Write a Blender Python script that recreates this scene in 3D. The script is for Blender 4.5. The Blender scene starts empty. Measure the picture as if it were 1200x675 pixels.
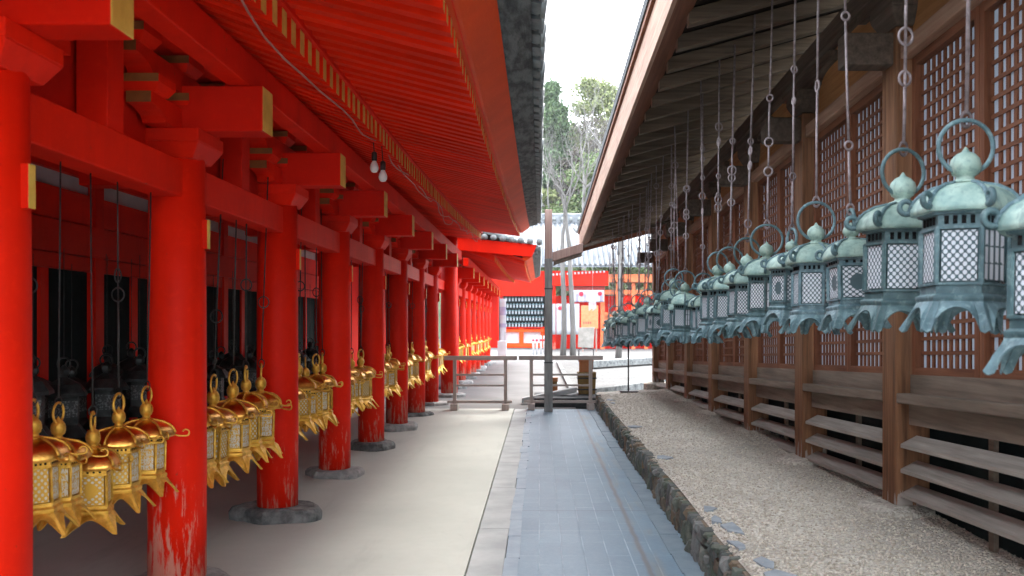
import bpy, math, random
import numpy as np
from mathutils import Vector, Matrix
R = math.radians
rnd = random.Random(7)
SC = bpy.context.scene
COL = SC.collection

# ------------------------------------------------------------------ camera, light, exposure
F = 1050.0                       # focal length in photo pixels (photo 1200 wide)
cam = bpy.data.cameras.new('camera')
cam.sensor_width = 36.0
cam.lens = 36.0 * F / 1200.0
cam.shift_x = (600 - 632) / 1200.0
cam.shift_y = (380 - 337.5) / 1200.0
cam.clip_start = 0.05
cam.clip_end = 1500
cam.dof.use_dof = True
cam.dof.focus_distance = 8.5
cam.dof.aperture_fstop = 3.4
camo = bpy.data.objects.new('camera', cam)
camo.location = (0, 0, 1.6)
camo.rotation_euler = (R(90), 0, 0)
COL.objects.link(camo)
SC.camera = camo

SUN_EL, SUN_AZ = 52, 25           # azimuth measured from +Y (ahead) towards +X
world = bpy.data.worlds.new('World')
SC.world = world
world.use_nodes = True
nt = world.node_tree
nt.nodes.clear()
wo = nt.nodes.new('ShaderNodeOutputWorld')
bg = nt.nodes.new('ShaderNodeBackground')
sky = nt.nodes.new('ShaderNodeTexSky')
sky.sky_type = 'NISHITA'
sky.sun_disc = False
sky.sun_elevation = R(SUN_EL)
sky.sun_rotation = R(SUN_AZ)
sky.dust_density = 3.0
mixw = nt.nodes.new('ShaderNodeMix')
mixw.data_type = 'RGBA'
mixw.inputs[0].default_value = 0.6
mixw.inputs[7].default_value = (8.2, 8.5, 8.9, 1)      # bright even overcast
nt.links.new(sky.outputs[0], mixw.inputs[6])
nt.links.new(mixw.outputs[2], bg.inputs[0])
bg.inputs[1].default_value = 0.15
nt.links.new(bg.outputs[0], wo.inputs[0])

sun = bpy.data.lights.new('sun', 'SUN')
sun.energy = 1.0
sun.angle = R(18)
sun.color = (1.0, 0.96, 0.90)
suno = bpy.data.objects.new('sun', sun)
d = Vector((-math.sin(R(SUN_AZ)) * math.cos(R(SUN_EL)), -math.cos(R(SUN_AZ)) * math.cos(R(SUN_EL)), -math.sin(R(SUN_EL))))
suno.rotation_euler = d.to_track_quat('-Z', 'Y').to_euler()
suno.location = (10, 20, 40)
COL.objects.link(suno)

SC.view_settings.view_transform = 'Standard'
SC.view_settings.look = 'None'
SC.view_settings.gamma = 1
SC.view_settings.use_curve_mapping = False
SC.view_settings.exposure = 2.72
SC.cycles.max_bounces = 10
SC.cycles.diffuse_bounces = 6

# ------------------------------------------------------------------ materials
def nd(t, typ, **kw):
    n = t.nodes.new(typ)
    for k, v in kw.items():
        setattr(n, k, v)
    return n

def new_mat(name):
    m = bpy.data.materials.new(name)
    m.use_nodes = True
    t = m.node_tree
    b = t.nodes['Principled BSDF']
    return m, t, b

def mixc(t, fac, a, b, blend='MIX'):
    n = nd(t, 'ShaderNodeMix', data_type='RGBA', blend_type=blend)
    for sock, v in ((0, fac), (6, a), (7, b)):
        if isinstance(v, bpy.types.NodeSocket):
            t.links.new(v, n.inputs[sock])
        elif sock == 0:
            n.inputs[0].default_value = v
        else:
            n.inputs[sock].default_value = (*v[:3], 1)
    return n.outputs[2]

def ramp(t, fac, lo, hi, c0=(0, 0, 0), c1=(1, 1, 1)):
    n = nd(t, 'ShaderNodeValToRGB')
    n.color_ramp.elements[0].position = lo
    n.color_ramp.elements[1].position = hi
    n.color_ramp.elements[0].color = (*c0, 1)
    n.color_ramp.elements[1].color = (*c1, 1)
    t.links.new(fac, n.inputs[0])
    return n.outputs[0]

def mth(t, op, a, b=None, c=None):
    n = nd(t, 'ShaderNodeMath', operation=op)
    for i, v in enumerate((a, b, c)):
        if v is None:
            continue
        if isinstance(v, bpy.types.NodeSocket):
            t.links.new(v, n.inputs[i])
        else:
            n.inputs[i].default_value = v
    return n.outputs[0]

def pos(t, scale=(1, 1, 1), local=False):
    g = nd(t, 'ShaderNodeTexCoord').outputs['Object'] if local else nd(t, 'ShaderNodeNewGeometry').outputs['Position']
    mp = nd(t, 'ShaderNodeMapping')
    mp.inputs['Scale'].default_value = scale
    t.links.new(g, mp.inputs[0])
    return mp.outputs[0]

def noise(t, vec, scale, detail=4, rough=0.55, out=0):
    n = nd(t, 'ShaderNodeTexNoise')
    n.inputs['Scale'].default_value = scale
    n.inputs['Detail'].default_value = detail
    n.inputs['Roughness'].default_value = rough
    t.links.new(vec, n.inputs['Vector'])
    return n.outputs[out]

def bump(t, b, h, strength=0.3, dist=0.01):
    n = nd(t, 'ShaderNodeBump')
    n.inputs['Strength'].default_value = strength
    n.inputs['Distance'].default_value = dist
    t.links.new(h, n.inputs['Height'])
    t.links.new(n.outputs[0], b.inputs['Normal'])

def simple(name, c0, c1, rough=0.6, metal=0.0, scale=(1, 1, 1), ns=6, lo=.35, hi=.65, bs=0.2, bd=0.004, local=False, spec=None):
    m, t, b = new_mat(name)
    p = pos(t, scale, local)
    n = noise(t, p, ns, 6, .6)
    t.links.new(ramp(t, n, lo, hi, c0, c1), b.inputs['Base Color'])
    b.inputs['Roughness'].default_value = rough
    b.inputs['Metallic'].default_value = metal
    if spec is not None:
        b.inputs['Specular IOR Level'].default_value = spec
    if bs:
        bump(t, b, noise(t, p, ns * 5, 5), bs, bd)
    return m

def vermilion(name, c, worn=True, grain=(1, 1, 1)):
    m, t, b = new_mat(name)
    p = pos(t)
    big = noise(t, p, 1.7, 5)
    col = mixc(t, ramp(t, big, .35, .7), tuple(v * .82 for v in c), c)
    fine = noise(t, pos(t, grain), 24, 5)
    col = mixc(t, mth(t, 'MULTIPLY', ramp(t, fine, .55, .8), .35), col, (c[0] * 1.1, c[1] * 2.0 + .004, c[2] * 2 + .001))
    if worn:
        sep = nd(t, 'ShaderNodeSeparateXYZ')
        t.links.new(nd(t, 'ShaderNodeNewGeometry').outputs['Position'], sep.inputs[0])
        low = mth(t, 'SUBTRACT', 0.62, mth(t, 'MULTIPLY', sep.outputs[2], 0.52))
        fl = noise(t, pos(t, (30, 30, 4.5)), 1.0, 6, .7)
        fl2 = noise(t, pos(t, (1.2, 1.2, .8)), 2.1, 3)
        k = mth(t, 'ADD', mth(t, 'MULTIPLY', fl, .66), mth(t, 'MULTIPLY', fl2, .34))
        mask = ramp(t, mth(t, 'ADD', k, mth(t, 'MULTIPLY', low, .41)), .705, .765)
        col = mixc(t, mth(t, 'MULTIPLY', mask, .75), col, (.62, .30, .22))
        chip = noise(t, pos(t, (1, 1, .5)), 26, 2)
        cm = ramp(t, chip, .74, .78)
        col = mixc(t, mth(t, 'MULTIPLY', cm, .6), col, (.28, .06, .03))
    hs = nd(t, 'ShaderNodeHueSaturation')
    t.links.new(col, hs.inputs['Color'])
    oi = nd(t, 'ShaderNodeObjectInfo').outputs['Random']
    t.links.new(mth(t, 'ADD', .84, mth(t, 'MULTIPLY', oi, .26)), hs.inputs['Value'])
    streak = noise(t, pos(t, (9, 9, .7)), 1.0, 4)
    col = mixc(t, mth(t, 'MULTIPLY', ramp(t, streak, .52, .72), .30 if worn else .12), hs.outputs[0], (c[0] * .62, c[1] * .5, c[2] * .5))
    t.links.new(col, b.inputs['Base Color'])
    b.inputs['Roughness'].default_value = .55
    b.inputs['Specular IOR Level'].default_value = .09
    bump(t, b, fine, .15, .004)
    return m

M = {}
RED = (.80, .015, .0022)
M['red'] = vermilion('vermilion_paint', RED)
M['red_eave'] = vermilion('vermilion_eave', (.88, .026, .003), False, (.25, 6, 6))
M['orange'] = vermilion('orange_vermilion', (.82, .075, .010), False, (4, .3, 4))
M['red_dark'] = vermilion('deep_vermilion', (.72, .012, .002), False)
M['cream'] = simple('yellow_ochre_paint', (.60, .36, .05), (.76, .50, .09), .6, ns=9)
M['tan'] = simple('ochre_bracket_paint', (.20, .065, .012), (.27, .10, .018), .6, ns=9)
M['tile'] = simple('grey_roof_tile', (.10, .115, .115), (.24, .26, .255), .55, ns=7, bs=.4)
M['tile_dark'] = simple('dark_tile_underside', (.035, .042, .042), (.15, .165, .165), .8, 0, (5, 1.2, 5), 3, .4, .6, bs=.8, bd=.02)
M['tile_pale'] = simple('pale_roof_tile', (.11, .125, .14), (.20, .215, .23), .6, ns=2)
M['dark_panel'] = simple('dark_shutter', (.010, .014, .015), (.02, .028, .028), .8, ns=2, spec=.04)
M['plaster'] = simple('white_plaster', (.46, .46, .47), (.56, .555, .56), .9, ns=3)
M['iron'] = simple('iron_rod', (.16, .125, .125), (.30, .25, .25), .6, .3, ns=30, local=True)
M['dark_iron'] = simple('dark_iron', (.02, .02, .02), (.05, .045, .045), .5, .4, ns=20)
M['gold'] = simple('gilt_metal', (.56, .29, .03), (.88, .52, .085), .42, .65, ns=22, local=True, bs=.7, bd=.004)
M['gold_roof'] = simple('gilt_roof', (.45, .20, .035), (.85, .45, .10), .30, 1.0, ns=9, local=True, bs=.5, bd=.004)
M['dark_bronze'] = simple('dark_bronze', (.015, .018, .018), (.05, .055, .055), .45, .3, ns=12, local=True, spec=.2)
M['shingle'] = simple('dark_shingle', (.03, .03, .032), (.09, .09, .092), .85, 0, (30, 30, 60), 1, bs=.6, bd=.01)
M['hole'] = simple('dark_void', (.012, .012, .013), (.02, .02, .02), .9, bs=0, spec=.02)

def verdigris(name, a, c, e):
    m, t, b = new_mat(name)
    p = pos(t, (1, 1, 1), True)
    n1 = noise(t, p, 9, 6, .6)
    n2 = noise(t, p, 34, 5, .65)
    col = mixc(t, ramp(t, n1, .38, .62), a, c)
    col = mixc(t, mth(t, 'MULTIPLY', ramp(t, n2, .52, .72), .6), col, e)
    geo = nd(t, 'ShaderNodeNewGeometry')
    sep = nd(t, 'ShaderNodeSeparateXYZ')
    t.links.new(geo.outputs['Normal'], sep.inputs[0])
    streak = noise(t, pos(t, (14, 14, 1.6), True), 2.2, 4)
    col = mixc(t, mth(t, 'MULTIPLY', ramp(t, streak, .58, .7), .45), col, (.06, .10, .105))
    oi = nd(t, 'ShaderNodeObjectInfo').outputs['Random']
    hs = nd(t, 'ShaderNodeHueSaturation')
    t.links.new(col, hs.inputs['Color'])
    t.links.new(mth(t, 'ADD', .72, mth(t, 'MULTIPLY', oi, .6)), hs.inputs['Value'])
    t.links.new(mth(t, 'ADD', .48, mth(t, 'MULTIPLY', oi, .025)), hs.inputs['Hue'])
    col = hs.outputs[0]
    t.links.new(col, b.inputs['Base Color'])
    b.inputs['Roughness'].default_value = .62
    b.inputs['Metallic'].default_value = .15
    bump(t, b, n2, .25, .003)
    return m
M['bronze'] = verdigris('green_bronze', (.062, .115, .132), (.12, .20, .22), (.28, .40, .39))
M['bronze_roof'] = verdigris('mint_bronze_roof', (.18, .285, .255), (.34, .46, .39), (.09, .155, .155))

def wood(name, c0, c1, axis, gap=None, rough=.7, fade=None, s=1.0):
    """grain runs along axis"""
    m, t, b = new_mat(name)
    sc = {'x': (1.2, 26, 26), 'y': (26, 1.2, 26), 'z': (26, 26, 1.2)}[axis]
    p = pos(t, tuple(v * s for v in sc))
    n = noise(t, p, 1.0, 7, .65)
    big = noise(t, pos(t), 1.1, 3)
    col = ramp(t, n, .3, .7, c0, c1)
    col = mixc(t, mth(t, 'MULTIPLY', ramp(t, big, .4, .7), .4), col, tuple(v * .65 for v in c0))
    if fade:                                   # weathered grey foot of an old post
        sep = nd(t, 'ShaderNodeSeparateXYZ')
        t.links.new(nd(t, 'ShaderNodeNewGeometry').outputs['Position'], sep.inputs[0])
        k = mth(t, 'ADD', mth(t, 'MULTIPLY', sep.outputs[2], -1.0), mth(t, 'MULTIPLY', noise(t, p, 1.3, 4), .7))
        col = mixc(t, mth(t, 'MULTIPLY', ramp(t, k, -.75, -.1), .8), col, fade)
    t.links.new(col, b.inputs['Base Color'])
    b.inputs['Roughness'].default_value = rough
    b.inputs['Specular IOR Level'].default_value = .08 if c0[0] < .05 else .16
    bump(t, b, n, .35, .006)
    return m
M['post'] = wood('weathered_post', (.080, .036, .018), (.30, .145, .072), 'z', fade=(.33, .305, .28))
M['beam_dark'] = wood('dark_beam', (.060, .044, .034), (.165, .125, .095), 'y')
M['rafter_dark'] = wood('grey_rafter', (.08, .055, .036), (.20, .148, .10), 'x')
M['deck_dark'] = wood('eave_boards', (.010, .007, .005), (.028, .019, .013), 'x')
M['soffit'] = wood('brown_soffit', (.13, .045, .022), (.25, .10, .052), 'y')
M['fascia'] = wood('pale_fascia', (0.264, 0.143, 0.0935), (0.462, 0.297, 0.209), 'y')
M['lattice'] = wood('lattice_wood', (.10, .033, .015), (.22, .085, .042), 'z')
M['lattice_h'] = wood('lattice_rail_wood', (.10, .035, .017), (.22, .092, .048), 'y')
M['rail'] = wood('weathered_rail', (.115, .088, .066), (.25, .195, .15), 'y')
M['slat'] = wood('grey_slat', (.24, .215, .185), (.43, .395, .345), 'y')
M['ochre_board'] = wood('ochre_board', (0.286, 0.13, 0.0455), (0.468, 0.234, 0.091), 'y')
M['barrier'] = wood('grey_barrier_wood', (0.312, 0.26, 0.2275), (0.494, 0.429, 0.39), 'x')
M['barrier_z'] = wood('barrier_upright_wood', (0.312, 0.26, 0.2275), (0.494, 0.429, 0.39), 'z')
M['tub'] = wood('tub_wood', (.14, .085, .025), (.26, .165, .06), 'z')
M['box_wood'] = wood('orange_box_wood', (.32, .12, .045), (.46, .20, .09), 'z')
M['bark_pale'] = wood('pale_bark', (.09, .084, .078), (.20, .192, .18), 'z')
M['bark'] = wood('brown_bark', (.10, .085, .07), (.19, .165, .145), 'z')
M['gate_wood'] = wood('reddish_gatepost', (.26, .16, .13), (.40, .28, .24), 'z')
M['lead'] = simple('grey_sheathing', (.125, .125, .118), (.235, .235, .222), .5, .3, (6, 6, .8), 3)
M['white_cloth'] = simple('white_cloth', (.34, .34, .37), (.42, .42, .44), .9, ns=3, bs=0)
M['lilac'] = simple('lilac_cloth', (.22, .2, .29), (.30, .27, .36), .9, ns=3, bs=0)
M['crimson'] = simple('crimson_crest', (.60, .02, .05), (.66, .03, .06), .8, bs=0)
M['maroon'] = simple('maroon_shade', (.20, .02, .015), (.28, .03, .02), .8, bs=0)
M['gate_orange'] = simple('gate_orange', (.55, .10, .022), (.62, .15, .045), .6, bs=0)
M['sign_orange'] = simple('orange_panel', (.55, .17, .06), (.62, .23, .10), .7, bs=0)
M['board'] = simple('grey_board', (.24, .23, .20), (.34, .325, .29), .8, ns=5)
M['white_bulb'] = simple('frosted_bulb', (.75, .73, .72), (.82, .80, .79), .3, bs=0)
M['flex'] = simple('pale_flex', (.36, .16, .13), (.46, .24, .2), .6, bs=0)
M['stone'] = simple('granite_base', (.20, .205, .20), (.38, .375, .36), .85, ns=9, bs=.7, bd=.02)
M['stone_dark'] = simple('dark_rough_stone', (.07, .075, .075), (.25, .26, .25), .85, ns=9, bs=.9, bd=.03)
M['kerb'] = simple('kerb_stone', (.30, .32, .325), (.40, .42, .42), .85, ns=3, bs=.25, bd=.004)
M['ditch'] = simple('shadow_dark_stone', (.018, .022, .024), (.045, .05, .05), .7, ns=5, spec=.2)  # near-black because the recess's shadow is put into the colour
M['path'] = simple('pale_paving', (.10, .103, .10), (.145, .146, .143), .9, ns=.8)

def floor_mat():
    m, t, b = new_mat('beige_plaster_floor')
    p = pos(t)
    n = noise(t, p, .6, 5)
    n2 = noise(t, p, 9, 6, .7)
    n3 = noise(t, pos(t, (1.5, .5, 1)), 1.2, 4)
    col = ramp(t, n, .3, .7, (.39, .41, .375), (.48, .50, .455))
    col = mixc(t, mth(t, 'MULTIPLY', ramp(t, n2, .4, .75), .25), col, (.36, .365, .335))
    col = mixc(t, mth(t, 'MULTIPLY', ramp(t, n3, .55, .75), .25), col, (.44, .43, .41))
    sp = noise(t, p, 55, 3, .6)
    col = mixc(t, mth(t, 'MULTIPLY', ramp(t, sp, .62, .75), .35), col, (.22, .22, .20))
    st = noise(t, pos(t, (2.2, .35, 1)), 1.6, 6, .7)
    col = mixc(t, mth(t, 'MULTIPLY', ramp(t, st, .56, .72), .4), col, (.30, .30, .28))
    cr = nd(t, 'ShaderNodeTexVoronoi', feature='DISTANCE_TO_EDGE')
    cr.inputs['Scale'].default_value = .42
    wv = nd(t, 'ShaderNodeVectorMath', operation='ADD')
    t.links.new(p, wv.inputs[0])
    nz = nd(t, 'ShaderNodeTexNoise')
    nz.inputs['Scale'].default_value = 1.3
    nz.inputs['Detail'].default_value = 6
    t.links.new(p, nz.inputs['Vector'])
    t.links.new(nz.outputs['Color'], wv.inputs[1])
    t.links.new(wv.outputs[0], cr.inputs['Vector'])
    col = mixc(t, mth(t, 'MULTIPLY', mth(t, 'LESS_THAN', cr.outputs['Distance'], .0012), .16), col, (.2, .2, .19))
    t.links.new(col, b.inputs['Base Color'])
    b.inputs['Roughness'].default_value = .8
    bump(t, b, n2, .12, .004)
    return m
M['floor'] = floor_mat()

def slate_mat():
    m, t, b = new_mat('blue_slate')
    g = nd(t, 'ShaderNodeNewGeometry')
    sep = nd(t, 'ShaderNodeSeparateXYZ')
    t.links.new(g.outputs['Position'], sep.inputs[0])
    comb = nd(t, 'ShaderNodeCombineXYZ')
    t.links.new(sep.outputs[1], comb.inputs[0])
    t.links.new(sep.outputs[0], comb.inputs[1])
    br = nd(t, 'ShaderNodeTexBrick')
    t.links.new(comb.outputs[0], br.inputs['Vector'])
    br.offset = .37
    br.inputs['Color1'].default_value = (.120, .205, .275, 1)
    br.inputs['Color2'].default_value = (.150, .245, .315, 1)
    br.inputs['Mortar'].default_value = (.36, .47, .55, 1)
    br.inputs['Scale'].default_value = 1.0
    br.inputs['Mortar Size'].default_value = .006
    br.inputs['Mortar Smooth'].default_value = .4
    br.inputs['Brick Width'].default_value = .62
    br.inputs['Row Height'].default_value = .158
    p = pos(t)
    n = noise(t, p, 2.2, 5)
    n2 = noise(t, p, 30, 5, .65)
    per = nd(t, 'ShaderNodeTexVoronoi')
    per.inputs['Scale'].default_value = 1.0
    t.links.new(pos(t, (3.2, 1.6, 1)), per.inputs['Vector'])
    jm = mth(t, 'MULTIPLY', br.outputs['Fac'], ramp(t, noise(t, pos(t, (2, 1.1, 1)), 1.5, 3), .42, .56, (1, 1, 1), (.12, .12, .12)))
    base = mixc(t, jm, mixc(t, br.outputs['Fac'], br.outputs['Color'], (.13, .22, .29)), br.outputs['Color'])
    col = mixc(t, mth(t, 'MULTIPLY', ramp(t, n, .35, .7), .65), base, (.09, .165, .225))
    vs_ = nd(t, 'ShaderNodeSeparateColor')
    t.links.new(per.outputs['Color'], vs_.inputs[0])
    col = mixc(t, mth(t, 'MULTIPLY', vs_.outputs[0], .35), col, (.19, .28, .345))
    col = mixc(t, mth(t, 'MULTIPLY', ramp(t, n2, .45, .8), .25), col, (.30, .37, .41))
    # narrow dark cross joints every few courses and the rusty gap along the path
    yj = mth(t, 'ABSOLUTE', mth(t, 'SUBTRACT', mth(t, 'MODULO', mth(t, 'ADD', sep.outputs[1], .45), 2.35), 1.1))
    col = mixc(t, mth(t, 'MULTIPLY', mth(t, 'LESS_THAN', yj, .007), .75), col, (.06, .075, .085))
    yk = mth(t, 'ABSOLUTE', mth(t, 'SUBTRACT', mth(t, 'MODULO', mth(t, 'ADD', sep.outputs[1], .2), 1.31), .6))
    col = mixc(t, mth(t, 'MULTIPLY', mth(t, 'LESS_THAN', yk, .006), .5), col, (.30, .37, .41))
    wob = mth(t, 'ADD', sep.outputs[0], mth(t, 'MULTIPLY', noise(t, p, 3, 3), .03))
    xr = mth(t, 'ABSOLUTE', mth(t, 'SUBTRACT', wob, .735))
    col = mixc(t, ramp(t, xr, .008, .028, (.75, .75, .75), (0, 0, 0)), col, (.12, .10, .085))
    stain = noise(t, pos(t, (6, 1.0, 1)), 1.2, 4)
    near = ramp(t, mth(t, 'ABSOLUTE', mth(t, 'SUBTRACT', wob, .80)), .02, .22, (1, 1, 1), (0, 0, 0))
    col = mixc(t, mth(t, 'MULTIPLY', mth(t, 'MULTIPLY', ramp(t, stain, .5, .65), near), .5), col, (.23, .22, .17))
    t.links.new(col, b.inputs['Base Color'])
    b.inputs['Roughness'].default_value = .42
    bump(t, b, mth(t, 'ADD', n2, mth(t, 'MULTIPLY', br.outputs['Fac'], -1.5)), .25, .004)
    return m
M['slate'] = slate_mat()

def gravel_mat(name, dark, light, s=55):
    m, t, b = new_mat(name)
    p = pos(t)
    v = nd(t, 'ShaderNodeTexVoronoi')
    v.inputs['Scale'].default_value = s
    t.links.new(p, v.inputs['Vector'])
    sep = nd(t, 'ShaderNodeSeparateColor')
    t.links.new(v.outputs['Color'], sep.inputs[0])
    col = ramp(t, sep.outputs[0], .1, .9, dark, light)
    big = noise(t, p, 1.3, 4)
    col = mixc(t, mth(t, 'MULTIPLY', ramp(t, big, .42, .68), .5), col, tuple(x * .62 for x in dark))
    t.links.new(col, b.inputs['Base Color'])
    b.inputs['Roughness'].default_value = .9
    bump(t, b, mth(t, 'MULTIPLY', v.outputs['Distance'], -1), .8, .02)
    return m
M['gravel'] = gravel_mat('grey_gravel', (.46, .425, .355), (.76, .715, .62))
M['ground'] = gravel_mat('pale_court_gravel', (.062, .062, .058), (.125, .125, .118), 12)

def island_mat(name, cols, rough=.85, bs=.6):
    m, t, b = new_mat(name)
    g = nd(t, 'ShaderNodeNewGeometry')
    cr = nd(t, 'ShaderNodeValToRGB')
    cr.color_ramp.interpolation = 'LINEAR'
    els = cr.color_ramp.elements
    els[0].color = (*cols[0], 1)
    els[1].color = (*cols[-1], 1)
    for i, c in enumerate(cols[1:-1]):
        e = els.new((i + 1) / (len(cols) - 1))
        e.color = (*c, 1)
    t.links.new(g.outputs['Random Per Island'], cr.inputs[0])
    p = pos(t)
    n = noise(t, p, 28, 6, .65)
    col = mixc(t, mth(t, 'MULTIPLY', ramp(t, n, .4, .7), .5), cr.outputs[0], tuple(v * .4 for v in cols[0]))
    t.links.new(col, b.inputs['Base Color'])
    b.inputs['Roughness'].default_value = rough
    if bs:
        bump(t, b, n, bs, .012)
    return m
M['wall_stone'] = island_mat('stacked_stone', [(.07, .078, .07), (.14, .15, .135), (.11, .13, .09), (.20, .20, .175), (.22, .15, .085), (.09, .10, .095), (.25, .25, .23)])
M['pebble'] = island_mat('pebbles', [(.42, .375, .29), (.66, .60, .49), (.52, .47, .38), (.82, .76, .64), (.55, .49, .39)], bs=0)
M['flag'] = simple('blue_flagstone', (.20, .235, .26), (.33, .375, .40), .6, ns=6, bs=.4)

def leaf_mat(name, cols):
    m, t, b = new_mat(name)
    g = nd(t, 'ShaderNodeNewGeometry')
    cr = nd(t, 'ShaderNodeValToRGB')
    els = cr.color_ramp.elements
    els[0].color = (*cols[0], 1)
    els[1].color = (*cols[-1], 1)
    for i, c in enumerate(cols[1:-1]):
        els.new((i + 1) / (len(cols) - 1)).color = (*c, 1)
    t.links.new(g.outputs['Random Per Island'], cr.inputs[0])
    t.links.new(cr.outputs[0], b.inputs['Base Color'])
    b.inputs['Roughness'].default_value = .7
    b.inputs['Specular IOR Level'].default_value = .2
    return m
M['leaf_dark'] = leaf_mat('conifer_foliage', [(.050, .085, .042), (.085, .14, .065), (.12, .17, .08)])
M['leaf_mid'] = leaf_mat('broadleaf_foliage', [(.075, .125, .05), (.13, .18, .075), (.19, .22, .10)])
M['leaf_pale'] = leaf_mat('pale_foliage', [(.13, .165, .06), (.20, .24, .095), (.28, .29, .14)])
M['leaf_twig'] = leaf_mat('bare_twigs', [(.07, .06, .05), (.11, .095, .08), (.15, .13, .11)])
M['bark_far'] = simple('silvery_bark', (.15, .142, .132), (.24, .23, .215), .8, ns=3, bs=0)
M['hill'] = simple('wooded_slope', (.04, .065, .03), (.10, .12, .055), .95, ns=.5, bs=0)

def paper_mat():
    m, t, b = new_mat('shoji_paper')
    tr = nd(t, 'ShaderNodeBsdfTranslucent')
    df = nd(t, 'ShaderNodeBsdfDiffuse')
    tr.inputs[0].default_value = (.40, .435, .48, 1)
    df.inputs[0].default_value = (.41, .44, .48, 1)
    mx = nd(t, 'ShaderNodeMixShader')
    mx.inputs[0].default_value = .55
    t.links.new(df.outputs[0], mx.inputs[1])
    t.links.new(tr.outputs[0], mx.inputs[2])
    t.links.new(mx.outputs[0], t.nodes['Material Output'].inputs[0])
    return m
M['paper'] = paper_mat()

def pane_mat(name, metal, white, kind, metallic=.15, boss=False, nx=4.5, ny=6., hr=.285):
    """pierced metal window backed by white paper: the piercing is a pattern in the pane's own UV"""
    m, t, b = new_mat(name)
    uv = nd(t, 'ShaderNodeUVMap').outputs[0]
    def dots(off):
        mp = nd(t, 'ShaderNodeMapping')
        mp.inputs['Scale'].default_value = (nx, ny, 1)
        mp.inputs['Location'].default_value = (off, off, 0)
        t.links.new(uv, mp.inputs[0])
        f = nd(t, 'ShaderNodeVectorMath', operation='FRACTION')
        t.links.new(mp.outputs[0], f.inputs[0])
        s = nd(t, 'ShaderNodeVectorMath', operation='SUBTRACT')
        t.links.new(f.outputs[0], s.inputs[0])
        s.inputs[1].default_value = (.5, .5, 0)
        l = nd(t, 'ShaderNodeVectorMath', operation='LENGTH')
        t.links.new(s.outputs[0], l.inputs[0])
        return l.outputs['Value']
    sep = nd(t, 'ShaderNodeSeparateXYZ')
    t.links.new(uv, sep.inputs[0])
    if kind == 'dots':
        dmin = mth(t, 'MINIMUM', dots(0), dots(.5))
        hole = mth(t, 'LESS_THAN', dmin, hr)
    elif kind == 'bars':
        u = mth(t, 'FRACT', mth(t, 'MULTIPLY', sep.outputs[0], 4.0))
        hole = mth(t, 'LESS_THAN', mth(t, 'ABSOLUTE', mth(t, 'SUBTRACT', u, .5)), .3)
        v = mth(t, 'FRACT', mth(t, 'MULTIPLY', sep.outputs[1], 3.0))
        wv = noise(t, uv, 9, 3)
        hole = mth(t, 'MULTIPLY', hole, mth(t, 'GREATER_THAN', mth(t, 'ADD', v, mth(t, 'MULTIPLY', wv, .4)), .30))
    else:
        wv = noise(t, uv, 7, 2)
        hole = mth(t, 'LESS_THAN', mth(t, 'ABSOLUTE', mth(t, 'SUBTRACT', wv, .5)), .055)
        hole = mth(t, 'MAXIMUM', hole, mth(t, 'LESS_THAN', dots(0), .22))
    if boss:
        s = nd(t, 'ShaderNodeVectorMath', operation='SUBTRACT')
        t.links.new(uv, s.inputs[0])
        s.inputs[1].default_value = (.5, .5, 0)
        l = nd(t, 'ShaderNodeVectorMath', operation='LENGTH')
        t.links.new(s.outputs[0], l.inputs[0])
        hole = mth(t, 'MULTIPLY', hole, mth(t, 'GREATER_THAN', l.outputs['Value'], .27))
    n = noise(t, pos(t, (1, 1, 1), True), 20, 4)
    met = mixc(t, n, tuple(v * .75 for v in metal), metal)
    t.links.new(mixc(t, hole, met, white), b.inputs['Base Color'])
    t.links.new(mth(t, 'MULTIPLY', mth(t, 'SUBTRACT', 1, hole), metallic), b.inputs['Metallic'])
    b.inputs['Roughness'].default_value = .55
    bump(t, b, mth(t, 'SUBTRACT', 1, hole), .5, .004)
    return m
GB = (.085, .14, .155)
WP = (.66, .71, .75)
M['pane_dots'] = pane_mat('pierced_honeycomb', GB, WP, 'dots')
M['pane_boss'] = pane_mat('pierced_boss', GB, WP, 'dots', boss=True)
M['pane_bars'] = pane_mat('pierced_bars', GB, WP, 'bars')
GG = (.70, .40, .05)
M['gpane_dots'] = pane_mat('gilt_honeycomb', GG, (.62, .58, .48), 'dots', .6, nx=3, ny=4.5, hr=.21)
M['gpane_boss'] = pane_mat('gilt_boss', GG, (.62, .58, .48), 'dots', .6, True, nx=3.5, ny=5, hr=.22)
M['gpane_scroll'] = pane_mat('gilt_scroll', GG, (.62, .58, .48), 'scroll', .6, nx=2.5, ny=4)

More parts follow.
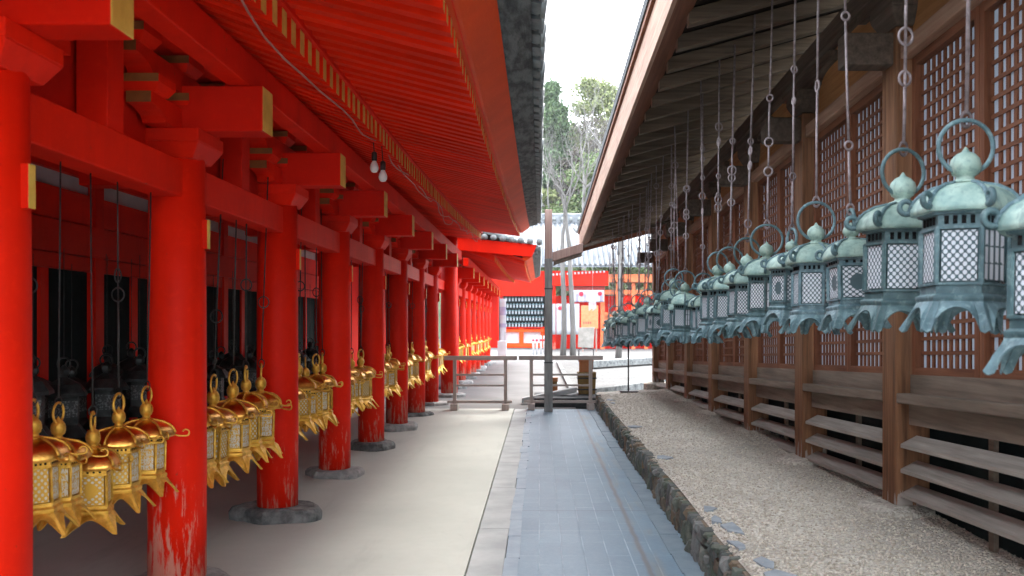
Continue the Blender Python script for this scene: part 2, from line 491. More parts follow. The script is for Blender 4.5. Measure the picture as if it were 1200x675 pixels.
# ------------------------------------------------------------------ mesh helpers
class MB:
    def __init__(self):
        self.v, self.f, self.mi, self.uv, self.sm = [], [], [], {}, []
    def add(self, vs, fs, mi=0, smooth=False):
        o = len(self.v)
        self.v.extend([tuple(p) for p in vs])
        for f in fs:
            self.f.append([i + o for i in f])
            self.mi.append(mi)
            self.sm.append(smooth)
    def hexa(self, p, mi=0, emi=None):
        """8 points: bottom 0-3 ccw, top 4-7"""
        fs = [(3, 2, 1, 0), (4, 5, 6, 7), (0, 1, 5, 4), (1, 2, 6, 5), (2, 3, 7, 6), (3, 0, 4, 7)]
        self.add(p, fs, mi)
        if emi:
            for k, mm in emi.items():
                self.mi[len(self.mi) - 6 + k] = mm
    def box(self, x0, x1, y0, y1, z0, z1, mi=0, emi=None):
        self.hexa([(x0, y0, z0), (x1, y0, z0), (x1, y1, z0), (x0, y1, z0), (x0, y0, z1), (x1, y0, z1), (x1, y1, z1), (x0, y1, z1)], mi, emi)
    def sweep(self, prof, ys, off, mi=0, smooth=False):
        """closed xz profile swept along y; off(y) -> (dx, dz) or a function of profile index"""
        n = len(prof)
        vs, fs = [], []
        for y in ys:
            for i, (x, z) in enumerate(prof):
                dx, dz = off(y, i)
                vs.append((x + dx, y, z + dz))
        for k in range(len(ys) - 1):
            for i in range(n):
                a, b = k * n + i, k * n + (i + 1) % n
                fs.append((a, b, b + n, a + n))
        fs.append(tuple(range(n)))
        fs.append(tuple(reversed(range((len(ys) - 1) * n, len(ys) * n))))
        self.add(vs, fs, mi, smooth)
    def tube(self, path, r, n=8, mi=0, cap=True, smooth=True, up=None):
        path = [Vector(p) for p in path]
        rs = r if isinstance(r, (list, tuple)) else [r] * len(path)
        vs, fs = [], []
        prev = None
        for i, p in enumerate(path):
            a = path[max(i - 1, 0)]
            c = path[min(i + 1, len(path) - 1)]
            t = (c - a)
            t = t.normalized() if t.length > 1e-9 else Vector((0, 0, 1))
            if prev is None:
                u = t.orthogonal().normalized()
            else:
                u = (prev - t * prev.dot(t))
                u = u.normalized() if u.length > 1e-6 else t.orthogonal().normalized()
            prev = u
            w = t.cross(u)
            for k in range(n):
                an = 2 * math.pi * k / n
                vs.append(p + (u * math.cos(an) + w * math.sin(an)) * rs[i])
        for i in range(len(path) - 1):
            for k in range(n):
                k2 = (k + 1) % n
                fs.append((i * n + k, i * n + k2, (i + 1) * n + k2, (i + 1) * n + k))
        if cap:
            fs.append(tuple(reversed(range(n))))
            fs.append(tuple(range((len(path) - 1) * n, len(path) * n)))
        self.add(vs, fs, mi, smooth)
    def lathe(self, prof, n=16, c=(0, 0, 0), mi=0, smooth=True, rot=0, cap=True):
        vs, fs = [], []
        for (r, z) in prof:
            for k in range(n):
                a = 2 * math.pi * k / n + rot
                vs.append((c[0] + r * math.cos(a), c[1] + r * math.sin(a), c[2] + z))
        for i in range(len(prof) - 1):
            for k in range(n):
                k2 = (k + 1) % n
                fs.append((i * n + k, i * n + k2, (i + 1) * n + k2, (i + 1) * n + k))
        if cap:
            fs.append(tuple(reversed(range(n))))
            fs.append(tuple(range((len(prof) - 1) * n, len(prof) * n)))
        self.add(vs, fs, mi, smooth)
    def ring(self, c, rad, r, axis='y', n=20, m=8, mi=0, sx=1., sz=1.):
        vs, fs = [], []
        for i in range(n):
            a = 2 * math.pi * i / n
            for k in range(m):
                bb = 2 * math.pi * k / m
                q = rad + r * math.cos(bb)
                if axis == 'y':
                    p = (q * math.cos(a) * sx, r * math.sin(bb), q * math.sin(a) * sz)
                elif axis == 'x':
                    p = (r * math.sin(bb), q * math.cos(a) * sx, q * math.sin(a) * sz)
                else:
                    p = (q * math.cos(a) * sx, q * math.sin(a) * sz, r * math.sin(bb))
                vs.append((c[0] + p[0], c[1] + p[1], c[2] + p[2]))
        for i in range(n):
            for k in range(m):
                i2, k2 = (i + 1) % n, (k + 1) % m
                fs.append((i * m + k, i2 * m + k, i2 * m + k2, i * m + k2))
        self.add(vs, fs, mi, True)
    def build(self, name, mats, parent=None, bevel=0, solid=0, origin=None):
        mats = mats if isinstance(mats, (list, tuple)) else [mats]
        v = np.array(self.v, dtype=float)
        if origin is None:
            c = (v.min(0) + v.max(0)) / 2
        else:
            c = np.array(origin, dtype=float)
        v = v - c
        me = bpy.data.meshes.new(name)
        me.from_pydata([tuple(p) for p in v], [], self.f)
        for m in mats:
            me.materials.append(M[m] if isinstance(m, str) else m)
        me.polygons.foreach_set('material_index', self.mi)
        me.polygons.foreach_set('use_smooth', self.sm)
        me.update()
        o = bpy.data.objects.new(name, me)
        COL.objects.link(o)
        loc = Vector(c)
        if parent is not None:
            o.parent = parent
            p = parent
            while p is not None:
                loc = loc - p.location
                p = p.parent
        o.location = loc
        if solid:
            s = o.modifiers.new('solid', 'SOLIDIFY')
            s.thickness = solid
            s.offset = 0
        if bevel:
            bm = o.modifiers.new('bevel', 'BEVEL')
            bm.width = bevel
            bm.segments = 2
            bm.limit_method = 'ANGLE'
            bm.angle_limit = R(40)
        return o

def tag(o, label=None, cat=None, group=None, kind=None):
    if label: o['label'] = label
    if cat: o['category'] = cat
    if group: o['group'] = group
    if kind: o['kind'] = kind
    return o

def thing(name, loc, label, cat, group=None, rz=0):
    o = bpy.data.objects.new(name, None)
    o.empty_display_size = .2
    o.location = loc
    o.rotation_euler = (0, 0, rz)
    COL.objects.link(o)
    return tag(o, label, cat, group)

def copy_tree(o, parent=None):
    c = o.copy()
    COL.objects.link(c)
    c.parent = parent
    for ch in o.children:
        copy_tree(ch, c)
    return c

def np_mesh(name, verts, faces, mat, parent=None, smooth=False):
    """verts (n,3), faces (m,k) arrays"""
    me = bpy.data.meshes.new(name)
    k = faces.shape[1]
    me.vertices.add(len(verts))
    me.vertices.foreach_set('co', verts.astype(np.float32).ravel())
    me.loops.add(faces.size)
    me.loops.foreach_set('vertex_index', faces.astype(np.int32).ravel())
    me.polygons.add(len(faces))
    me.polygons.foreach_set('loop_start', np.arange(0, faces.size, k, dtype=np.int32))
    me.polygons.foreach_set('loop_total', np.full(len(faces), k, dtype=np.int32))
    me.materials.append(M[mat])
    me.update(calc_edges=True)
    me.validate()
    if smooth:
        me.polygons.foreach_set('use_smooth', [True] * len(faces))
    o = bpy.data.objects.new(name, me)
    COL.objects.link(o)
    if parent is not None:
        o.parent = parent
    return o

ORD = ['first', 'second', 'third', 'fourth', 'fifth', 'sixth', 'seventh', 'eighth', 'ninth', 'tenth', 'eleventh', 'twelfth', 'thirteenth', 'fourteenth', 'fifteenth', 'sixteenth', 'seventeenth', 'eighteenth', 'nineteenth', 'twentieth', 'twenty-first', 'twenty-second', 'twenty-third', 'twenty-fourth', 'twenty-fifth', 'twenty-sixth', 'twenty-seventh', 'twenty-eighth', 'twenty-ninth', 'thirtieth', 'thirty-first', 'thirty-second', 'thirty-third', 'thirty-fourth', 'thirty-fifth', 'thirty-sixth', 'thirty-seventh', 'thirty-eighth', 'thirty-ninth', 'fortieth']

# ------------------------------------------------------------------ ground
def sheet(name, x0, x1, y0, y1, z, mat, th=.0):
    mb = MB()
    if th:
        mb.box(x0, x1, y0, y1, z - th, z)
    else:
        mb.add([(x0, y0, z), (x1, y0, z), (x1, y1, z), (x0, y1, z)], [(0, 1, 2, 3)])
    o = mb.build(name, mat)
    return tag(o, kind='structure')
sheet('ground', -320, 320, -40, 310, -.06, 'ground')
sheet('walkway', -6.5, -.48, -4, 17.0, 0, 'floor', .05)
sheet('far_path', -6.5, .70, 17.0, 70, -.004, 'path', .04)
sheet('slate_path', -.22, 1.14, -4, 16.9, -.002, 'slate', .05)

# kerb strip of long stones with a dark joint beside the floor
mb = MB()
y = -3.0
while y < 16.8:
    L = rnd.uniform(1.5, 2.1)
    mb.box(-.468, -.232 + rnd.uniform(-.006, .006), y, min(y + L - .008, 16.9), -.05, .004)
    y += L
tag(mb.build('kerb', 'kerb', bevel=.004), kind='structure')
# edge slates with staggered ends, slightly raised
mb = MB()
y = 3.0
while y < 16.8:
    L = rnd.uniform(.35, .7)
    w = rnd.uniform(-.012, .012)
    mb.box(-.235 + w, -.14 + w, y, y + L - .005, -.03, .003 + rnd.uniform(0, .003))
    y += L
M['slate_edge'] = simple('pale_edge_slate', (.17, .24, .30), (.24, .31, .37), .5, ns=4, bs=.3)
tag(mb.build('slate_edging', 'slate_edge'), kind='structure')
mb = MB()
y = 3.0
while y < 16.8:
    L = rnd.uniform(.3, .75)
    w = rnd.uniform(-.03, .03)
    mb.box(.92 + w * .3, 1.075 + w, y, y + L - .006, -.03, .004 + rnd.uniform(0, .006))
    y += L
M['slate_side'] = simple('side_slate', (.105, .16, .195), (.16, .225, .265), .5, ns=5, bs=.35)
tag(mb.build('slate_border', 'slate_side'), kind='structure')

# gravel terrace beside the hall
GZ = .285
def gz(x, y):
    return GZ + .02 * math.sin(x * 2.1 + y * .9) + .015 * math.sin(y * 1.7 + x)
xs = np.concatenate([[1.118, 1.16, 1.2], np.linspace(1.3, 7, 30)])
ysg = np.linspace(-4, 17.6, 90)
vs = np.array([(x, yy, gz(x, yy) - (.022 if x < 1.13 else 0)) for yy in ysg for x in xs])
nx = len(xs)
fc = np.array([(j * nx + i, j * nx + i + 1, (j + 1) * nx + i + 1, (j + 1) * nx + i) for j in range(len(ysg) - 1) for i in range(nx - 1)])
tag(np_mesh('gravel_bed', vs, fc, 'gravel', smooth=True), kind='structure')
# loose pebbles
rg = np.random.default_rng(3)
N = 26000
u = rg.random(N)
py = 3.6 + (17.2 - 3.6) * u ** 1.7
px = 1.115 + rg.random(N) * 1.8
okm = px < np.maximum(1.7, py * .62)
px, py = px[okm], py[okm]
N = len(px)
octv = np.array([(1, 0, 0), (0, 1, 0), (-1, 0, 0), (0, -1, 0), (0, 0, .7), (0, 0, -.7)])
octf = np.array([(0, 1, 4), (1, 2, 4), (2, 3, 4), (3, 0, 4), (1, 0, 5), (2, 1, 5), (3, 2, 5), (0, 3, 5)])
sz = rg.uniform(.005, .0125, N)
ang = rg.random(N) * 6.28
sc3 = rg.uniform(.7, 1.3, (N, 1, 3)) * sz[:, None, None]
pv = octv[None] * sc3 * (1 + rg.uniform(-.25, .25, (N, 6, 3)))
ca, sa = np.cos(ang)[:, None], np.sin(ang)[:, None]
vx = pv[:, :, 0] * ca - pv[:, :, 1] * sa + px[:, None]
vy = pv[:, :, 0] * sa + pv[:, :, 1] * ca + py[:, None]
pz = GZ + .02 * np.sin(px * 2.1 + py * .9) + .015 * np.sin(py * 1.7 + px) + .004
vz = pv[:, :, 2] + pz[:, None]
verts = np.stack([vx, vy, vz], -1).reshape(-1, 3)
faces = (octf[None] + (np.arange(N) * 6)[:, None, None]).reshape(-1, 3)
tag(np_mesh('gravel', verts, faces, 'pebble'), 'loose grey and buff pebbles strewn over the gravel bed', 'gravel', kind='stuff')

# rough stacked stone edging that holds the gravel
mb = MB()
def rock(c, h, j):
    """an angular chip of stone: a jittered box with an extra ridge"""
    vs = []
    for sx, sy, sz in ((-1, -1, -1), (1, -1, -1), (1, 1, -1), (-1, 1, -1), (-1, -1, 1), (1, -1, 1), (1, 1, 1), (-1, 1, 1)):
        vs.append((c[0] + sx * h[0] * rnd.uniform(1 - j, 1), c[1] + sy * h[1] * rnd.uniform(1 - j, 1), c[2] + sz * h[2] * rnd.uniform(1 - j, 1)))
    front = (c[0] - h[0] * rnd.uniform(1.0, 1.5), c[1] + h[1] * rnd.uniform(-.6, .6), c[2] + h[2] * rnd.uniform(-.5, .5))
    n = len(vs)
    vs.append(front)
    mb.add(vs, [(3, 2, 1, 0), (4, 5, 6, 7), (0, 1, 5, 4), (1, 2, 6, 5), (2, 3, 7, 6), (3, 0, 8), (0, 4, 8), (4, 7, 8), (7, 3, 8)])
y = 2.6
while y < 16.9:
    w = rnd.choice([.03, .04, .05, .06, .08, .11]) * rnd.uniform(.8, 1.2)
    z = -.04
    top = .272 + rnd.uniform(-.02, .012)
    while z < top - .015:
        hgt = min(rnd.choice([.05, .09, .14, .2, .28]) * rnd.uniform(.8, 1.2), top - z)
        if top - z - hgt < .03: hgt = top - z
        rock((1.112 + rnd.uniform(-.018, .018), y + w / 2, z + hgt / 2), (.042 + rnd.uniform(-.008, .012), w * .52, hgt * .515), .26)
        z += hgt
    y += w * .96
mb.box(1.10, 1.16, 2.6, 16.9, -.05, .262)
tag(mb.build('stone_edging', 'wall_stone', bevel=.003), 'low rough stacked stone wall holding back the gravel bed', 'wall')
# flagstones set flush at the edge of the gravel
mb = MB()
for k in range(36):
    y = 3.8 + k * .36 + rnd.uniform(-.15, .15)
    if rnd.random() < (.25 if y < 6.5 else .68):
        continue
    x0 = 1.135 + rnd.uniform(-.02, .05)
    w, l = rnd.uniform(.08, .17), rnd.uniform(.12, .3)
    n = 5
    vs = []
    for zz in (.25, GZ + .013 + .02 * math.sin(2.52 + y * .9) + .015 * math.sin(y * 1.7 + 1.2)):
        for i in range(n):
            a = 2 * math.pi * i / n
            vs.append((x0 + w * .5 + w * .5 * math.cos(a) * (1 + .45 * math.sin(i * 2.3 + k)), y + l * .5 * math.sin(a) * (1 + .4 * math.cos(i * 1.9 + k * 2)), zz))
    mb.add(vs, [tuple(range(n, 2 * n))] + [(i, (i + 1) % n, n + (i + 1) % n, n + i) for i in range(n)])
tag(mb.build('flagstones', 'flag'), kind='structure')

# ------------------------------------------------------------------ vermilion corridor
CX = -2.17
def corridor(name, label, y0, y1, cols, A, B, C, D, up, inner=True, rp=.172, verge=False):
    """A base rafter tips, B flying rafter tips, C outer fascia foot, D tile edge (x, z)"""
    root = thing(name, (CX, (y0 + y1) / 2, 0), label, 'corridor')
    yb = y0 - 4.2 if inner else y0
    ys = [yb + (y1 - yb) * i / 40 for i in range(41)]
    ceil_slope = .36
    # foundation stones and columns
    for i, cy in enumerate(cols):
        mb = MB()
        n = 26
        rr = rnd.uniform(.27, .33)
        rad = [rr * (1 + .13 * math.sin(2 * a + i) + .08 * math.sin(5 * a + i * 2) + rnd.uniform(-.03, .03)) for a in [2 * math.pi * k / n for k in range(n)]]
        hh = rnd.uniform(.05, .10)
        vs = []
        for s, z in ((1.05, -.02), (1.06, hh * .5), (.98, hh * .9), (.86, hh + .006)):
            for k in range(n):
                a = 2 * math.pi * k / n
                vs.append((CX + rad[k] * s * math.cos(a), cy + rad[k] * s * math.sin(a) * .9, z + rnd.uniform(-.006, .006)))
        fs = [(r * n + k, r * n + (k + 1) % n, (r + 1) * n + (k + 1) % n, (r + 1) * n + k) for r in range(3) for k in range(n)]
        fs.append(tuple(range(3 * n, 4 * n)))
        mb.add(vs, fs, 0, False)
        mb.build('foundation_stone', 'stone_dark' if i % 2 == 0 else 'stone', root, bevel=.006)
        mb = MB()
        mb.lathe([(.165, hh), (.168, .8), (.165, 1.7), (.158, 2.60)], 40, (CX, cy, 0))
        mb.build('column', 'red', root)
        # nuki end poking through the column with its ochre face
        mb = MB()
        mb.box(CX - .12, CX + .19, cy - .026, cy + .026, 2.05, 2.225, 0, {3: 1})
        mb.build('tie_end', ['red', 'cream'], root, bevel=.004)
    # long head beam
    mb = MB()
    mb.box(CX - .085, CX + .085, yb if inner else y0 + .3, y1 - .5, 2.345, 2.555)
    mb.build('head_beam', 'red', root, bevel=.008)
    for i, cy in enumerate(cols):
        # big bearing block: square, tapering foot
        mb = MB()
        s, q = .205, .15
        mb.hexa([(CX - q, cy - q, 2.57), (CX + q, cy - q, 2.57), (CX + q, cy + q, 2.57), (CX - q, cy + q, 2.57),
                 (CX - s, cy - s, 2.66), (CX + s, cy - s, 2.66), (CX + s, cy + s, 2.66), (CX - s, cy + s, 2.66)])
        mb.box(CX - s, CX + s, cy - s, cy + s, 2.66, 2.735)
        mb.build('bearing_block', 'red', root, bevel=.006)
        # bracket arms along the corridor, rounded underside, ochre end faces
        for lv, (L, z0, z1) in enumerate(((.52, 2.735, 2.865), (.70, 2.96, 3.085))):
            mb = MB()
            prof = []
            for k in range(7):
                a = R(90) * k / 6
                prof.append((-L + .16 * (1 - math.sin(a)), z0 + .085 * (1 - math.cos(a))))
            prof = [(-L, z1), (-L, z0 + .07)] + [(-L + .2 * math.sin(R(15 * k)), z0 + .07 * math.cos(R(15 * k))) for k in range(1, 7)]
            pr = [(p[0], p[1]) for p in prof]
            full = pr + [(-p[0], p[1]) for p in reversed(pr)]
            w = .068
            n = len(full)
            vs = [(CX - w, cy + p[0], p[1]) for p in full] + [(CX + w, cy + p[0], p[1]) for p in full]
            fs = [tuple(range(n)), tuple(reversed(range(n, 2 * n)))]
            mb.add(vs, fs, 0)
            for k in range(n):
                k2 = (k + 1) % n
                end = k == 0 or k == n - 2
                mb.add([vs[k], vs[k + n], vs[k2 + n], vs[k2]], [(0, 1, 2, 3)], 1 if end else 0)
            mb.build('bracket_arm', ['red', 'tan'], root)
            for yy in (-L + .1, 0, L - .1):
                mb = MB()
                s1, s2 = .085, .115
                zb = z1 + .002
                zt = zb + .09
                c = cy + yy
                mb.hexa([(CX - s1, c - s1, zb), (CX + s1, c - s1, zb), (CX + s1, c + s1, zb), (CX - s1, c + s1, zb),
                         (CX - s2, c - s2, zb + .045), (CX + s2, c - s2, zb + .045), (CX + s2, c + s2, zb + .045), (CX - s2, c + s2, zb + .045)])
                mb.box(CX - s2, CX + s2, c - s2, c + s2, zb + .046, zt, 0, {2: 1})
                mb.build('bracket_block', ['red', 'tan'], root)
        # beam nose reaching out over the walkway
        mb = MB()
        mb.box(CX - 1.6, -1.625, cy - .10, cy + .10, 2.738, 3.005, 0, {3: 1})
        mb.build('beam_nose', ['red_dark', 'cream'], root, bevel=.01)
        # strut half way along each bay
        if i + 1 < len(cols):
            my = (cy + cols[i + 1]) / 2
            mb = MB()
            mb.box(CX - .08, CX + .075, my - .085, my + .085, 2.556, 3.188)
            mb.build('strut', 'red_dark', root, bevel=.005)
    # purlins
    zw = A[1] + ceil_slope * (A[0] - CX)
    mb = MB()
    mb.box(CX - .1, CX + .1, yb, y1 - .6, 3.19, 3.36)
    mb.build('wall_purlin', 'red', root, bevel=.008)
    mb = MB()
    mb.box(-1.84, -1.71, yb, y1 - .6, 3.008, 3.20)
    mb.build('eave_purlin', 'red', root, bevel=.008)
    # infill between beam and purlin, set back
    mb = MB()
    mb.box(CX - .13, CX - .1, yb, y1 - .8, 2.556, 3.5)
    mb.build('infill_board', 'red_dark', root)
    # roof deck: inner slope, flying slope (underside shows)
    xi = -4.95
    zi = A[1] + .137 + ceil_slope * (A[0] - xi)
    mb = MB()
    def offA(yy, i): return (0, up(yy) * (.8 if i in (0, 3) else 0.0))
    mb.sweep([(A[0] - .02, A[1] + .137), (CX, A[1] + .137 + ceil_slope * (A[0] - CX)), (xi, zi), (xi, zi + .05), (A[0] - .02, A[1] + .19)], ys,
             lambda yy, i: (0, up(yy) * (.8 if i in (0, 4) else (.25 if i == 1 else 0))))
    mb.build('eave_boards', 'red_eave', root)
    mb = MB()
    mb.sweep([(A[0] - .02, A[1] + .235), (B[0] + .03, B[1] + .085), (B[0] + .03, B[1] + .12), (A[0] - .02, A[1] + .27)], ys,
             lambda yy, i: (0, up(yy) * (.8 if i in (0, 3) else 1.0)))
    mb.build('flying_boards', 'red_eave', root)
    mb = MB()                                   # beam that the flying rafters bear on
    mb.sweep([(A[0] - .06, A[1] + .134), (A[0] + .02, A[1] + .134), (A[0] + .02, A[1] + .175), (A[0] - .06, A[1] + .175)], ys, lambda yy, i: (0, up(yy) * .8))
    mb.build('rafter_plate', 'red', root)
    # rafters
    ra = max(y0, 3.15)
    n = int((y1 - ra) / rp)
    for k in range(n):
        yy = ra + (k + .5) * rp
        ua, ub = up(yy) * .8, up(yy)
        w = .043 + rnd.uniform(-.003, .003)
        mb = MB()
        x1 = CX - .1
        za = A[1] + ua
        zb = A[1] + ceil_slope * (A[0] - x1) + ua * .3
        jj = rnd.uniform(-.004, .004)
        mb.hexa([(x1, yy - w, zb), (A[0] + jj, yy - w, za), (A[0] + jj, yy + w, za), (x1, yy + w, zb),
                 (x1, yy - w, zb + .132), (A[0] + jj, yy - w, za + .132), (A[0] + jj, yy + w, za + .132), (x1, yy + w, zb + .132)], 0, {3: 1})
        mb.build('rafter', ['red_eave', 'cream'], root)
        mb = MB()
        za2, zb2 = A[1] + .176 + ua, B[1] + ub
        w *= .9
        mb.hexa([(A[0] - .05, yy - w, za2), (B[0] + jj, yy - w, zb2), (B[0] + jj, yy + w, zb2), (A[0] - .05, yy + w, za2),
                 (A[0] - .05, yy - w, za2 + .075), (B[0] + jj, yy - w, zb2 + .084), (B[0] + jj, yy + w, zb2 + .084), (A[0] - .05, yy + w, za2 + .075)], 0, {3: 1})
        mb.build('flying_rafter', ['red_eave', 'cream'], root)
    # fascia leaning outwards, its foot on the rafter tips
    mb = MB()
    ysf = [yb + (y1 + .12 - yb) * i / 40 for i in range(41)]
    mb.sweep([(B[0] - .01, B[1] + .087), (B[0] + .05, B[1] + .087), (C[0], C[1]), (C[0] - .1, C[1] + .06), (B[0] - .06, B[1] + .2)], ysf, lambda yy, i: (0, up(yy)))
    mb.build('fascia', 'orange', root)
    # board under the tiles and tiles
    mb = MB()
    mb.sweep([(C[0] - .06, C[1] + .003), (D[0] - .04, D[1]), (D[0] - .04, D[1] + .05), (C[0] - .06, C[1] + .11)], ysf, lambda yy, i: (0, up(yy)))
    mb.sweep([(D[0] - .05, D[1] + .052), (xi, zi + .42), (xi, zi + .5), (D[0] - .05, D[1] + .10)], ysf, lambda yy, i: (0, up(yy) * (1 if i in (0, 3) else .0)))
    mb.build('roof_underlay', 'tile_dark', root)
    mb = MB()
    tp = .27
    nt_ = int((ysf[-1] - yb) / tp)
    for k in range(nt_):
        yy = yb + (k + .5) * tp
        uu = up(yy)
        # round cover tile with a disc at the eave and a flat pan tile lip between
        xa, za = D[0] + .01 + rnd.uniform(-.008, .008), D[1] + .115 + uu
        xb, zb = xi, zi + .56
        mb.tube([(xa, yy, za), (xa - .5, yy, za + (zb - za) * .5 / (xa - xb)), (xb, yy, zb)], .068, 10)
        mb.tube([(xa + .004, yy, za), (xa + .03, yy, za - .004)], .076, 12)
        mb.hexa([(xa - .25, yy + .05, za - .03), (xa + .002, yy + .05, za - .075), (xa + .002, yy + tp - .05, za - .075), (xa - .25, yy + tp - .05, za - .03),
                 (xa - .25, yy + .05, za + .0), (xa + .002, yy + .05, za - .035), (xa + .002, yy + tp - .05, za - .035), (xa - .25, yy + tp - .05, za + .0)])
    mb.build('roof_tiles', 'tile', root)
    if verge:
        # red barge board closing the near end, with verge tiles above it
        u0 = up(y0)
        mb = MB()
        mb.hexa([(-2.3, y0 - .06, 3.42), (C[0] - .02, y0 - .06, C[1] - .02), (C[0] - .02, y0 - .002, C[1] - .02), (-2.3, y0 - .002, 3.42),
                 (-2.3, y0 - .06, 3.72), (C[0] + .1, y0 - .06, C[1] + .27), (C[0] + .1, y0 - .002, C[1] + .27), (-2.3, y0 - .002, 3.72)])
        mb.build('barge_board', 'red', root)
        mb = MB()
        for k in range(11):
            xx = -2.2 + k * .22
            zz = 3.79 + (C[1] + .34 - 3.79) * (xx + 2.3) / (C[0] + 2.4)
            mb.tube([(xx, y0 - .14, zz), (xx, y0 + .3, zz + .02)], .075, 10)
        mb.build('verge_tiles', 'tile', root)
    if inner:
        # inner wall with posts, beams, plaster and dark shutters
        xw = -4.62
        ips = [y0 - .6 + k * 1.86 for k in range(int((y1 - y0) / 1.86) + 1)]
        for k, yy in enumerate(ips):
            mb = MB()
            mb.box(xw - .09, xw + .09, yy - .09, yy + .09, .0, 3.9)
            mb.build('inner_post', 'red', root, bevel=.006)
            if k + 1 < len(ips):
                mb = MB()
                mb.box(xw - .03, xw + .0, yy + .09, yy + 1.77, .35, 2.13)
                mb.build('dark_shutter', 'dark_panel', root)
                mb = MB()
                mb.box(xw - .03, xw + .012, yy + .09, yy + 1.77, 2.90, 3.06)
                mb.build('plaster_panel', 'plaster', root)
                mb = MB()
                mb.box(xw - .02, xw + .03, yy + .86, yy + 1.0, .35, 2.13)
                mb.build('inner_stile', 'red_dark', root)
        mb = MB()
        mb.box(-4.9, CX - .9, yb, yb + .1, 0, zi)  # unseen wall added behind the camera to block light into the corridor
        mb.build('light_block_wall', 'dark_panel', root)
        for z0, z1, w in ((2.13, 2.27, .05), (2.28, 2.58, .085), (2.6, 2.9, .04), (3.06, 3.4, .06), (3.42, 4.5, .03), (0, .35, .06)):
            mb = MB()
            mb.box(xw - w - .0, xw + w + .02, ips[0], ips[-1], z0, z1)
            mb.build('inner_beam', 'red' if z0 > .1 else 'dark_panel', root)
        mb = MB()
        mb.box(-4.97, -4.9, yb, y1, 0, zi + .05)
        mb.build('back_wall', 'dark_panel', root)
    return root

c1 = [3.5, 5.37, 7.43, 9.5, 11.57, 13.65, 15.72, 17.8]
up1 = lambda y: .0021 * max(0, y - 4) ** 2
corr = corridor('vermilion_corridor', 'long vermilion corridor with round red columns and a tiled double-raftered eave', 2.4, 20.3, c1,
                (-1.31, 3.085), (-.435, 3.03), (-.215, 3.245), (-.005, 3.30), up1)
# tall end column of the near corridor
mb = MB()
mb.lathe([(.185, .08), (.19, 1.0), (.18, 3.75)], 40, (-2.0, 19.9, 0))
mb.build('column', 'red', corr)
mb = MB()
mb.lathe([(.36, -.02), (.37, .05), (.30, .08)], 14, (-2.0, 19.9, 0), smooth=False)
mb.build('foundation_stone', 'stone', corr)
c2 = [22.3, 24.4, 26.4, 28.5, 30.6, 32.6, 34.7, 36.8]
up2 = lambda y: .0012 * max(0, y - 22) ** 2
corr2 = corridor('red_corridor', 'lower red corridor beyond the near one, seen past the barriers', 21.6, 39.6, c2,
                 (-1.08, 3.12), (-.36, 3.05), (-.16, 3.24), (.0, 3.30), up2, inner=False, rp=.24, verge=True)
mb = MB()
mb.box(-4.9, -4.7, 20.5, 40, 0, 4.2)
mb.build('back_wall', 'red_dark', corr2)

# cable and bulbs under the eave
mb = MB()
pts = []
for k in range(60):
    yy = 3.4 + k * .28
    pts.append((-1.37 + .02 * math.sin(k * 1.3), yy, 3.10 + up1(yy) * .8 + .03 * math.sin(k * .9) - .06 * max(0, math.sin(k * .23)) ** 2))
mb.tube(pts, .006, 6)
pts2 = [(p[0] + .06, p[1], p[2] - .02 - .10 * abs(math.sin(i * .31))) for i, p in enumerate(pts[18:])]
mb.tube(pts2, .005, 6)
tag(mb.build('electric_cable', 'flex'), 'pale twin electric cable looped along under the red eave', 'cable')
for i, (bx, by, bz, nm) in enumerate(((-1.40, 7.6, 2.93, 'upper'), (-1.335, 7.65, 2.86, 'lower'))):
    t = thing('light_bulb', (bx, by, bz), f'frosted light bulb in black holder under the red eave, the {nm} of two', 'light bulb', 'bulbs under the eave')
    mb = MB()
    mb.lathe([(.004, -.045), (.022, -.04), (.036, -.018), (.038, .002), (.030, .028), (.018, .05), (.016, .06)], 16, (bx, by, bz))
    mb.build('bulb', 'white_bulb', t)
    mb = MB()
    mb.lathe([(.02, .055), (.024, .06), (.024, .12), (.012, .135)], 14, (bx, by, bz))
    mb.tube([(bx, by, bz + .13), (bx - .01, by, bz + .26)], .005, 6)
    mb.build('bulb_holder', 'dark_iron', t)

